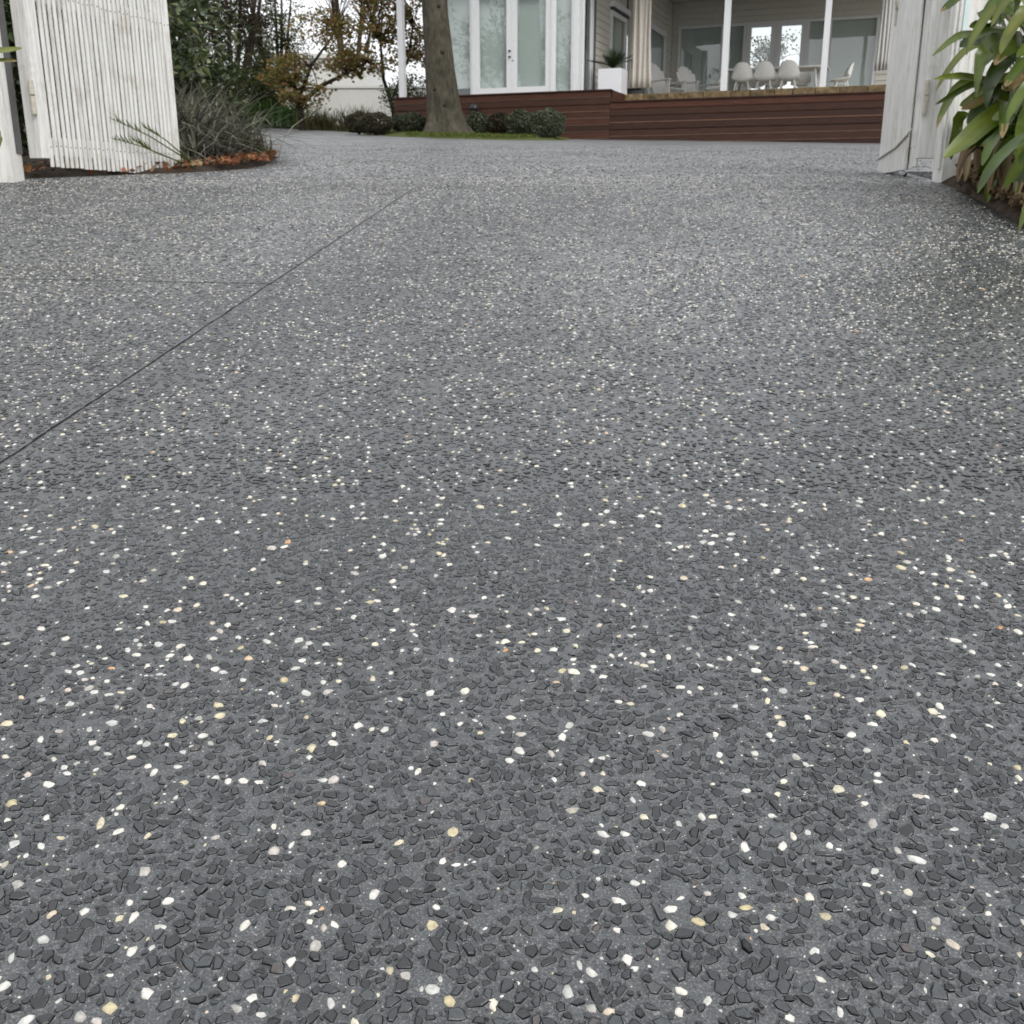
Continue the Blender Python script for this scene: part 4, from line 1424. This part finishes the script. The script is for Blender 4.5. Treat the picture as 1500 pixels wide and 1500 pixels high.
# clipped ball shrubs along the deck
def ball(label, x, y, rx, rz, mat, seed):
    r = np.random.default_rng(seed)
    z0 = gz_(x, y) + 0.04
    t = thing("ball_shrub", label, "shrub", (x, y, z0), 0, "clipped round shrubs along the deck")
    n = 3600
    p = r.normal(size=(n, 3))
    p /= np.linalg.norm(p, axis=1, keepdims=True)
    lump = 1 + 0.10 * np.sin(p[:, 0] * 5 + seed) * np.sin(p[:, 2] * 6 + seed * 2) + 0.06 * np.sin(p[:, 1] * 9 + seed)
    q = r.uniform(0.72, 1.0, n) ** 0.6 * lump
    pts = np.column_stack([p[:, 0] * q * rx, p[:, 1] * q * rx, p[:, 2] * q * rz + rz * 0.92])
    pts = pts[pts[:, 2] > 0.0]
    v, f, tn = leaf_quads(pts, 0.052, 0.5, 0.3, r=r)
    link("foliage", np_mesh("foliage", v, [f], mat, tn), t)
    mb = MB()
    for i in range(7):
        a = i * 0.9 + seed
        mb.tube([(0, 0, -0.05), (math.cos(a) * rx * 0.3, math.sin(a) * rx * 0.3, rz * 0.7), (math.cos(a) * rx * 0.7, math.sin(a) * rx * 0.7, rz * 1.3)], [0.02, 0.014, 0.005], 5)
    mb.build("stem", "dark_bark", t, origin=(0, 0, 0))
ball("small dark round shrub furthest left of the tree, by the drive's far end", -3.28, 23.4, 0.30, 0.21, "ball_leaf_brown", 1)
ball("dark brownish round shrub second left of the big trunk", -2.82, 22.5, 0.38, 0.21, "ball_leaf_brown", 2)
ball("green round shrub close against the trunk's left side", -2.15, 22.9, 0.36, 0.22, "ball_leaf", 3)
ball("green round shrub just right of the big trunk", -0.72, 22.9, 0.26, 0.25, "ball_leaf", 4)
ball("olive-brown round shrub below the black wall light", -0.25, 22.8, 0.25, 0.24, "ball_leaf_brown", 5)
ball("larger grey-green round shrub, second from the right of the row", 0.22, 22.1, 0.35, 0.27, "ball_leaf", 6)
ball("grey-green round shrub at the right end of the row", 0.66, 21.2, 0.37, 0.27, "ball_leaf", 7)

# autumn maple left of the column
mx, my = -5.3, 27.6
mz = gz_(mx, my)
tree("maple_tree", "spreading maple with thinning rusty green leaves left of the white column", (mx, my, mz),
     [([(mx, my, mz - 0.1), (mx - 0.03, my, mz + 0.45), (mx - 0.10, my, mz + 0.95)], [0.10, 0.08, 0.06]),
      ([(mx - 0.05, my, mz + 0.6), (mx + 0.5, my + 0.1, mz + 1.05), (mx + 1.2, my, mz + 1.35), (mx + 1.7, my, mz + 1.6)], [0.06, 0.05, 0.038, 0.02]),
      ([(mx - 0.05, my, mz + 0.75), (mx + 0.3, my, mz + 1.5), (mx + 0.9, my + 0.2, mz + 2.3)], [0.05, 0.04, 0.02])],
     [((mx - 0.2, my, mz + 1.35), (0.8, 0.7, 0.5), 0.25), ((mx + 1.4, my, mz + 1.55), (1.0, 0.8, 0.4), 0.27), ((mx + 0.9, my, mz + 2.4), (1.3, 0.9, 0.7), 0.26), ((mx + 0.2, my - 0.2, mz + 0.75), (0.8, 0.5, 0.28), 0.10), ((mx + 1.0, my - 0.1, mz + 3.3), (1.4, 0.9, 0.5), 0.12)],
     150, 34, 0.34, 0.085, "maple_leaf", "dark_bark", seed=4, aspect=0.8, flat=0.5)
mx, my = -3.0, 28.4
mz = gz_(mx, my)
tree("maple_tree", "slender rusty-leaved maple behind the white column", (mx, my, mz),
     [([(mx, my, mz - 0.1), (mx - 0.08, my, mz + 0.6), (mx - 0.3, my, mz + 1.3), (mx - 0.35, my, mz + 2.2)], [0.07, 0.06, 0.045, 0.03]),
      ([(mx - 0.1, my, mz + 0.8), (mx + 0.35, my, mz + 1.8), (mx + 0.5, my, mz + 2.6)], [0.045, 0.035, 0.02])],
     [((mx - 0.2, my, mz + 2.6), (0.9, 0.7, 0.8), 0.45), ((mx + 0.7, my, mz + 2.0), (0.6, 0.6, 0.7), 0.25), ((mx - 0.5, my, mz + 3.4), (1.0, 0.7, 0.5), 0.2), ((mx + 0.3, my, mz + 3.2), (0.8, 0.6, 0.5), 0.1)],
     120, 32, 0.34, 0.085, "maple_leaf", "dark_bark", seed=5, aspect=0.8, flat=0.6)

# dark multi-stemmed trees behind the left bed
def stemmy(label, x, y, n, spread, h, seed, clumps, per, mat, leaf):
    r = random.Random(seed)
    z = gz_(x, y)
    st = []
    for i in range(n):
        a = r.uniform(0, 6.28)
        s = spread * r.uniform(0.3, 1)
        ex, ey = x + math.cos(a) * s, y + math.sin(a) * s
        st.append(([(x + 0.05 * math.cos(a), y + 0.05 * math.sin(a), z - 0.1), (x + (ex - x) * 0.25, y + (ey - y) * 0.25, z + h * 0.25), (x + (ex - x) * 0.6, y + (ey - y) * 0.6, z + h * 0.55), (ex, ey, z + h * r.uniform(0.85, 1.1))],
                   [0.10, 0.07, 0.05, 0.02]))
    tree("multi_stemmed_tree", label, (x, y, z), st, [((x, y, z + h * 0.62), (spread * 1.1, spread * 0.9, h * 0.38), 1.0)], clumps, per, 0.34, leaf, mat, "dark_bark", "dark trees behind the left garden bed", seed, twig=0.014)
stemmy("tall dark multi-stemmed tree with sparse brown leaves behind the left bed", -7.35, 29.0, 7, 1.25, 4.6, 11, 110, 40, "brown_leaf", 0.085)
stemmy("brown-leaved tree further back, left of the neighbour's white wall", -7.2, 34.0, 5, 1.2, 4.3, 12, 90, 36, "hedge_leaf", 0.09)
stemmy("dark tree rising straight above the evergreen shrub", -9.2, 31.0, 5, 1.6, 5.4, 13, 120, 44, "evergreen_leaf", 0.09)
stemmy("bare twiggy tree against the sky above the maple", -5.9, 40.0, 6, 2.2, 6.4, 14, 60, 9, "brown_leaf", 0.07)

def shrub(name, label, x, y, rad, n_clump, per, crad, leaf, mat, seed, aspect=0.5, group=None, zoff=0.0, up=0.4):
    z = gz_(x, y) + zoff
    t = thing(name, label, "shrub", (x, y, z), 0, group)
    r = random.Random(seed)
    cs = ellipsoid_points((x, y, z + rad[2] * 0.95), rad, n_clump, 0.3)
    cs = cs[cs[:, 2] > z + 0.04]
    mb = MB()
    for c in cs[:: max(1, len(cs) // 40)]:
        mb.tube(limb_path((x + r.uniform(-.1, .1), y + r.uniform(-.1, .1), z - 0.05), c, 0.3, r), [0.022, 0.018, 0.014, 0.01, 0.007, 0.004], 5, cap=False)
    mb.build("stems", "dark_bark", t, smooth=True)
    p = clump_points(cs, crad, per)
    p = p[p[:, 2] > z]
    foliage("foliage", p, leaf, mat, t, (x, y, z), aspect=aspect, up=up)
    return t

# left bed, near the gate
shrub("camellia_shrub", "tall dark evergreen shrub with glossy leaves rising behind the open gate leaf", -2.65, 7.6, (0.62, 0.75, 0.72), 150, 30, 0.17, 0.085, "evergreen_leaf", 21, aspect=0.42)
shrub("camellia_shrub", "dark evergreen shrub seen through the gate slats beside the hinge post", -3.0, 6.2, (0.55, 0.6, 0.75), 130, 34, 0.2, 0.08, "evergreen_leaf", 35, aspect=0.42)
shrub("camellia_shrub", "dark evergreen shrub showing through the middle gate slats", -3.45, 8.0, (0.65, 0.6, 0.8), 140, 34, 0.22, 0.08, "evergreen_leaf", 36, aspect=0.42)
shrub("camellia_shrub", "dark evergreen shrub behind the glossy one at the gate", -3.6, 10.5, (1.15, 1.0, 1.35), 190, 30, 0.26, 0.09, "evergreen_leaf", 22, aspect=0.42)
shrub("camellia_shrub", "loose evergreen shrub leaning over the dry grass clump", -2.22, 7.9, (0.28, 0.40, 0.30), 40, 22, 0.13, 0.075, "evergreen_leaf", 23, aspect=0.4, zoff=0.10)
shrub("hedge_shrub", "olive green upright shrub below the dark multi-stemmed tree", -6.6, 24.5, (1.0, 0.8, 0.95), 120, 30, 0.28, 0.075, "hedge_leaf", 24)
shrub("hedge_shrub", "dark bushy shrub left of the olive upright shrub", -8.0, 23.5, (1.3, 1.0, 1.3), 130, 30, 0.32, 0.085, "evergreen_leaf", 25)
shrub("hedge_shrub", "deep green shrub behind the maple's trunk", -6.7, 30.2, (0.9, 0.7, 1.0), 110, 26, 0.28, 0.075, "hedge_leaf", 26)
shrub("hedge_shrub", "dark green shrub between the white column and the big trunk", -2.5, 27.2, (0.75, 0.5, 0.75), 120, 26, 0.24, 0.07, "evergreen_leaf", 27)

shrub("hedge_shrub", "tall olive shrub against the dark stems at the drive's far end", -7.0, 30.8, (0.7, 0.6, 1.15), 120, 34, 0.28, 0.075, "hedge_leaf", 28)
shrub("hedge_shrub", "very dark shrub under the multi-stemmed tree, left of the bright clumps", -8.6, 28.6, (1.0, 0.8, 1.3), 150, 34, 0.3, 0.08, "evergreen_leaf", 29)
shrub("hedge_shrub", "dark rounded treetop left of the neighbour's white wall", -9.3, 38.5, (1.7, 1.2, 2.1), 170, 34, 0.4, 0.1, "ball_leaf", 30)
shrub("hedge_shrub", "dark shrub filling the gap behind the dry grass", -5.0, 14.5, (0.9, 0.9, 1.0), 150, 34, 0.26, 0.085, "evergreen_leaf", 34)

# low greenery by the far end of the drive
for i, (x, y, lb) in enumerate(((-7.35, 29.5, "bright green low clump at the drive's far end, leftmost of three"), (-6.75, 29.9, "bright green low clump at the drive's far end, middle of three"), (-6.2, 30.1, "bright green low clump at the drive's far end, nearest the maple"))):
    z = gz_(x, y)
    t = thing("leafy_clump", lb, "plant", (x, y, z), 0, "bright green clumps by the drive's far end")
    P = np.column_stack([x + rng.normal(0, 0.28, 420), y + rng.normal(0, 0.22, 420), np.full(420, z)])
    blades("leaves", P, 0.75, 0.045, 0.7, "bright_leaf", t, (x, y, z))
def tussock(label, x, y, n, spread, length, width, lean, mat, droop=0.6, bias=(0, 0), name="grass_tussock", group=None, zo=0.0):
    z = gz_(x, y) + zo
    t = thing(name, label, "grass", (x, y, z), 0, group)
    P = np.column_stack([x + rng.normal(0, spread, n), y + rng.normal(0, spread, n), np.full(n, z)])
    P[:, 2] = ground_z(P[:, 0], P[:, 1]) + zo
    blades("blades", P, length, width, lean, mat, t, (x, y, z), droop=droop, bias=bias)
    MB().tube([(x, y, z - 0.03), (x, y, z + 0.05)], [spread * 0.7, spread * 0.4], 9).build("crown_base", "soil", t)
    return t
tussock("straw-coloured tussock under the maple, left of two", -5.0, 28.6, 420, 0.26, 0.62, 0.02, 0.6, "straw_blade")
tussock("straw-coloured tussock nearest the round shrubs", -3.95, 28.2, 420, 0.26, 0.68, 0.02, 0.6, "straw_blade")

# grey dry grass beside the gate
tussock("large grey dry grass clump spilling beside the open gate leaf", -1.99, 6.35, 800, 0.15, 0.48, 0.012, 1.15, "dry_blade", bias=(0.3, -0.2), zo=0.03, droop=0.62)
tussock("grey dry grass clump behind the large one", -2.12, 7.05, 620, 0.18, 0.52, 0.012, 1.0, "dry_blade", zo=0.03, bias=(0.2, -0.2))
tussock("low grey grass clump at the front of the bed", -1.80, 5.9, 420, 0.11, 0.30, 0.011, 1.3, "dry_blade", droop=0.65, zo=0.02, bias=(0.2, -0.2))
tussock("small yellowing grass tuft at the bed's curved tip", -1.64, 6.75, 170, 0.06, 0.19, 0.010, 0.9, "straw_blade", zo=0.03)
tussock("grey grass tuft between the bed's tip and the large clump", -1.80, 6.6, 320, 0.09, 0.24, 0.011, 1.2, "dry_blade", zo=0.03)
# green stems pushing through the gate slats
sp = thing("green_shoot", "thin green shoots poking in front of the slatted gate leaf", "plant", (-1.60, 5.28, 0.60))
rr = random.Random(8)
for (p0, p1, p2) in (((-1.60, 5.42, 0.62), (-1.70, 5.10, 0.73), (-1.80, 4.92, 0.79)), ((-1.60, 5.42, 0.60), (-1.72, 5.05, 0.68), (-1.84, 4.86, 0.72)), ((-1.58, 5.43, 0.60), (-1.66, 5.2, 0.72), (-1.71, 5.1, 0.76)), ((-1.59, 5.42, 0.60), (-1.68, 5.12, 0.655), (-1.74, 5.02, 0.70))):
    mb = MB().tube([p0, p1, p2], [0.004, 0.003, 0.0012], 5)
    a, b = Vector(p1), Vector(p2)
    for k in range(9):
        c = a.lerp(b, 0.2 + 0.1 * k)
        mb.add([c, c + Vector((-0.012, 0, 0.006)), c + Vector((-0.012 + rr.uniform(-.02, 0), -0.01, 0.04))], [(0, 1, 2)])
    mb.build("stem", "lawn_blade", sp, tint=[0.55])

# fallen leaves
def litter(label, poly, n, size, mat, seed, dz=0.03):
    r = np.random.default_rng(seed)
    o = np.array(poly)
    P = np.column_stack([r.uniform(o[:, 0].min(), o[:, 0].max(), n), r.uniform(o[:, 1].min(), o[:, 1].max(), n)])
    P = P[inside_poly(P, poly)]
    p3 = np.column_stack([P, ground_z(P[:, 0], P[:, 1]) + dz + r.uniform(0, 0.025, len(P))])
    v, f, t = leaf_quads(p3, size, 0.55, 0.35, var=0.6, r=r)
    ob = link("leaf_litter", np_mesh("leaf_litter", v, [f], mat, t))
    ob['kind'] = 'stuff'
    ob['label'] = label
    ob['category'] = "leaf litter"
litter("orange fallen leaves at the curved tip of the left bed", [(-1.62, 5.6), (-1.44, 5.5), (-1.40, 6.05), (-1.45, 6.6), (-1.64, 7.5), (-1.8, 7.3), (-1.72, 6.2)], 900, 0.042, "fallen_leaf", 31)
litter("rusty fallen leaves under the open gate leaf", [(-2.1, 4.62), (-1.98, 4.66), (-1.62, 5.2), (-1.50, 5.45), (-1.9, 5.9), (-2.3, 5.6)], 420, 0.05, "fallen_leaf", 32, dz=0.015)
litter("brown dead leaves in the right bed", [(1.70, 4.1), (1.58, 3.5), (1.46, 3.0), (1.47, 2.6), (2.3, 2.6), (2.4, 4.3), (1.84, 4.36)], 1800, 0.05, "dead_leaf", 33, dz=0.05)
litter("fine brown bark and leaf scraps along the right bed's edge", [(1.70, 4.12), (1.60, 3.6), (1.50, 3.2), (1.46, 3.0), (1.44, 2.6), (1.9, 2.6), (1.95, 4.3), (1.84, 4.36)], 5200, 0.024, "dead_leaf", 34, dz=0.035)
litter("dark bark scraps in the left bed", [(-2.1, 4.62), (-1.98, 4.66), (-1.62, 5.2), (-1.46, 5.45), (-1.42, 6.1), (-1.66, 7.5), (-2.6, 7.5), (-2.9, 5.0)], 2600, 0.03, "dead_leaf", 35, dz=0.03)

# strap-leaved plants on the right: every leaf its own part
def leaf_tint(r, base, seg):
    """one value per face: paler towards the foot, some tips withered"""
    brown = r.random() < 0.22
    out = []
    base -= 0.1 if base < 0.86 else 0
    for i in range(seg):
        q = (i + 0.5) / seg
        for j in range(4):
            t_ = base + (0.10 if j in (1, 2) else 0) + 0.12 * max(0, 0.3 - q)
            if brown and q > 0.86 + 0.05 * (j % 2):
                t_ = 1.0
            out.append(min(1, t_))
    return out

def strap_plant(label, base, keyed, n_random, seed, reach, heading=None, spread=math.pi, width=(0.034, 0.052), dead=14):
    t = thing("strap_plant", label, "plant", base, 0, "broad strap-leaved plants")
    r = random.Random(seed)
    for ctrl, w, tn in keyed:
        strap(MB(), ctrl, w, fold=r.uniform(0.1, 0.25), seg=14, side=(0, 0.6, 0.8)).build("leaf", "strap_leaf", t, smooth=True, tint=leaf_tint(r, tn, 14))
    for i in range(n_random):
        a = (heading if heading is not None else 0) + r.uniform(-spread, spread)
        L = r.uniform(*reach)
        rise = r.uniform(0.35, 1.3)
        b0 = Vector(base) + Vector((math.cos(a) * 0.04 + r.uniform(-.09, .09), math.sin(a) * 0.04 + r.uniform(-.09, .09), 0.03))
        dv_ = Vector((math.cos(a), math.sin(a), 0))
        dr = r.uniform(0.05, 0.45)
        c = [b0, b0 + dv_ * L * 0.22 + Vector((0, 0, L * 0.46 * rise)), b0 + dv_ * L * 0.55 + Vector((0, 0, L * 0.60 * rise)), b0 + dv_ * L * 0.85 + Vector((0, 0, L * (0.5 * rise - dr * 0.5))), b0 + dv_ * L * 0.98 + Vector((0, 0, L * (0.38 * rise - dr)))]
        if min(q.x / q.y for q in c) < 0.415 and base[0] > 0:
            c = [Vector((2 * base[0] - q.x, q.y, q.z)) for q in c]
            dv_ = Vector((-dv_.x, dv_.y, 0))
        c = [Vector((q.x, min(q.y, 4.32), q.z)) for q in c]
        sv = dv_.cross(Vector((0, 0, 1))) + Vector((0, 0, r.uniform(-0.9, 0.9)))
        strap(MB(), c, r.uniform(*width), fold=r.uniform(0.12, 0.35), seg=12, side=tuple(sv)).build("leaf", "strap_leaf", t, smooth=True, tint=leaf_tint(r, min(0.86, max(0, r.gauss(0.44, 0.22))), 12))
    for i in range(dead):
        a = r.uniform(0, 6.28)
        L = r.uniform(0.14, 0.34) * (0.45 if math.cos(a) < 0.2 else 1)
        b0 = Vector(base) + Vector((r.uniform(-.14, .14), r.uniform(-.14, .14), 0.05))
        dv_ = Vector((math.cos(a), math.sin(a), 0))
        strap(MB(), [b0, b0 + dv_ * L * 0.4 + Vector((0, 0, r.uniform(0.03, 0.14))), b0 + dv_ * L * 0.8 + Vector((0, 0, 0.03)), b0 + dv_ * L + Vector((0, 0, -0.05))], r.uniform(0.014, 0.034), fold=0.5, seg=6).build("withered_leaf", "dead_leaf", t, smooth=True, tint=[r.uniform(0, 1)])
    return t
S1, S2, S3 = (1.80, 3.92, 0.50), (1.70, 3.55, 0.45), (1.86, 3.28, 0.45)
def kb_(base, *pts):
    b = Vector(base) + Vector((0, 0, 0.03))
    m = b.lerp(Vector(pts[0]), 0.5) + Vector((0.04, 0, 0.05))
    return [tuple(b), tuple(m)] + list(pts)
rk = random.Random(77)
def more_leaves(base, n, x, y, z, tips):
    out = []
    for _ in range(n):
        p0 = (rk.uniform(*x), rk.uniform(*y), rk.uniform(*z))
        dx, dy = rk.uniform(0.06, 0.20), rk.uniform(-0.06, 0.10)
        dr = rk.uniform(*tips)
        out.append((kb_(base, p0, (p0[0] - dx * 0.5, p0[1] - dy * 0.5, p0[2] + 0.025 - dr * 0.15), (p0[0] - dx * 0.85, p0[1] - dy * 0.8, p0[2] - dr * 0.55), (p0[0] - dx, p0[1] - dy, p0[2] - dr)),
                    rk.uniform(0.028, 0.044), rk.uniform(0.35, 0.95)))
    return out
strap_plant("broad strap-leaved plant with drooping leaves against the white fence", S1, more_leaves(S1, 16, (1.66, 1.84), (3.70, 3.95), (0.72, 1.16), (-0.05, 0.14)) + [
    (kb_(S1, (1.669, 3.75, 0.951), (1.574, 3.65, 0.929), (1.517, 3.58, 0.873), (1.498, 3.55, 0.753)), 0.058, 0.62),
    (kb_(S1, (1.654, 3.80, 0.963), (1.545, 3.75, 0.968), (1.47, 3.70, 0.951), (1.38, 3.65, 0.888)), 0.028, 0.66),
    (kb_(S1, (1.705, 3.75, 0.809), (1.578, 3.70, 0.819), (1.476, 3.65, 0.826), (1.374, 3.60, 0.812)), 0.032, 0.74),
    (kb_(S1, (1.708, 3.85, 0.957), (1.623, 3.82, 0.963), (1.568, 3.80, 0.958), (1.519, 3.78, 0.932)), 0.060, 0.30),
    (kb_(S1, (1.741, 3.90, 0.968), (1.665, 3.90, 1.001), (1.619, 3.88, 1.013), (1.576, 3.86, 1.006)), 0.050, 0.22),
    (kb_(S1, (1.711, 3.90, 1.012), (1.672, 3.90, 1.038), (1.638, 3.88, 1.048), (1.602, 3.86, 1.04)), 0.050, 0.28),
    (kb_(S1, (1.693, 3.70, 0.971), (1.642, 3.70, 1.012), (1.604, 3.72, 1.057), (1.583, 3.75, 1.113)), 0.062, 0.50),
    (kb_(S1, (1.622, 3.80, 0.814), (1.544, 3.75, 0.802), (1.48, 3.70, 0.772), (1.411, 3.66, 0.74)), 0.022, 0.45),
    (kb_(S1, (1.618, 3.70, 0.772), (1.566, 3.68, 0.753), (1.521, 3.65, 0.735), (1.483, 3.62, 0.722)), 0.030, 0.90),
    (kb_(S1, (1.68, 3.70, 0.90), (1.62, 3.66, 0.87), (1.58, 3.64, 0.80), (1.57, 3.62, 0.72)), 0.060, 0.30),
    (kb_(S1, (1.66, 3.72, 0.80), (1.60, 3.70, 0.76), (1.56, 3.68, 0.70), (1.54, 3.66, 0.64)), 0.055, 0.20),
], 34, 41, (0.34, 0.60))
strap_plant("broad strap-leaved plant reaching over the drive's right edge", S2, more_leaves(S2, 18, (1.62, 1.76), (3.40, 3.68), (0.78, 1.12), (-0.04, 0.16)) + [
    (kb_(S2, (1.682, 3.60, 0.746), (1.529, 3.50, 0.682), (1.44, 3.45, 0.617), (1.363, 3.42, 0.562)), 0.064, 0.74),
    (kb_(S2, (1.639, 3.55, 0.919), (1.598, 3.55, 0.979), (1.593, 3.58, 1.043), (1.582, 3.60, 1.105)), 0.066, 0.55),
    (kb_(S2, (1.654, 3.60, 0.906), (1.607, 3.55, 0.919), (1.545, 3.50, 0.883), (1.516, 3.48, 0.84)), 0.060, 0.60),
    (kb_(S2, (1.609, 3.40, 0.704), (1.574, 3.36, 0.661), (1.556, 3.33, 0.62), (1.532, 3.30, 0.583)), 0.042, 0.64),
    (kb_(S2, (1.596, 3.45, 0.811), (1.563, 3.42, 0.794), (1.545, 3.40, 0.767), (1.55, 3.40, 0.743)), 0.036, 0.99),
    (kb_(S2, (1.64, 3.50, 0.84), (1.60, 3.46, 0.80), (1.575, 3.43, 0.73), (1.56, 3.42, 0.66)), 0.055, 0.32),
    (kb_(S2, (1.62, 3.46, 0.62), (1.56, 3.42, 0.60), (1.52, 3.38, 0.56), (1.49, 3.36, 0.51)), 0.040, 0.48),
], 32, 42, (0.30, 0.52), dead=30)
strap_plant("broad strap-leaved plant at the picture's right edge", S3, more_leaves(S3, 12, (1.62, 1.78), (3.22, 3.45), (0.68, 1.0), (-0.02, 0.16)) + [
    (kb_(S3, (1.603, 3.40, 0.594), (1.575, 3.36, 0.542), (1.545, 3.33, 0.505), (1.51, 3.30, 0.47)), 0.034, 0.66)], 30, 43, (0.34, 0.56), dead=30)
S4 = (-2.28, 3.85, 0.47)
strap_plant("strap-leaved plant at the picture's left edge by the gate post", S4, [
    ([(-2.28, 3.85, 0.52), (-2.15, 3.8, 0.75), (-1.90, 3.7, 0.90), (-1.656, 3.6, 0.897), (-1.583, 3.6, 0.905)], 0.026, 0.82),
    ([(-2.28, 3.85, 0.52), (-2.12, 3.8, 0.70), (-1.90, 3.7, 0.84), (-1.70, 3.62, 0.868), (-1.600, 3.6, 0.866)], 0.020, 0.66),
    ([(-2.28, 3.85, 0.50), (-2.1, 3.78, 0.66), (-1.86, 3.70, 0.70), (-1.72, 3.62, 0.655), (-1.70, 3.6, 0.60)], 0.034, 0.70)], 14, 44, (0.35, 0.5), heading=math.pi, spread=1.6)

tree("garden_tree", "dark leafy treetop seen through the verandah doors, behind the house", (10.1, 44.0, 2.6), [([(10.1, 44, 2.4), (10.1, 44, 4.0), (10.2, 44, 5.6)], [0.12, 0.09, 0.05])],
     [((10.1, 44, 6.2), (1.5, 1.0, 0.9), 1.0)], 40, 30, 0.35, 0.12, "evergreen_leaf", "dark_bark", seed=61)

# tall trees off to the left of the drive: they stand in the window reflections
def big_tree(label, x, y, h, seed):
    z = gz_(x, y)
    r = random.Random(seed)
    st = [([(x, y, z - 0.2), (x + r.uniform(-.2, .2), y, z + h * 0.3), (x + r.uniform(-.4, .4), y + r.uniform(-.4, .4), z + h * 0.6)], [0.3, 0.22, 0.14])]
    tree("garden_tree", label, (x, y, z), st, [((x, y, z + h * 0.68), (h * 0.34, h * 0.34, h * 0.32), 1.0)], 90, 22, 0.7, 0.2, "hedge_leaf", "oak_bark", "tall trees mirrored in the house windows", seed, twig=0.03)
big_tree("tall leafy tree mirrored in the glass doors, beyond the left fence", -17, 6, 9.5, 51)
big_tree("tall leafy tree mirrored in the verandah windows, beyond the left fence", -13, -3, 9.0, 52)
big_tree("tall leafy tree mirrored in the corner window, across the street", -22, -6, 11, 53)
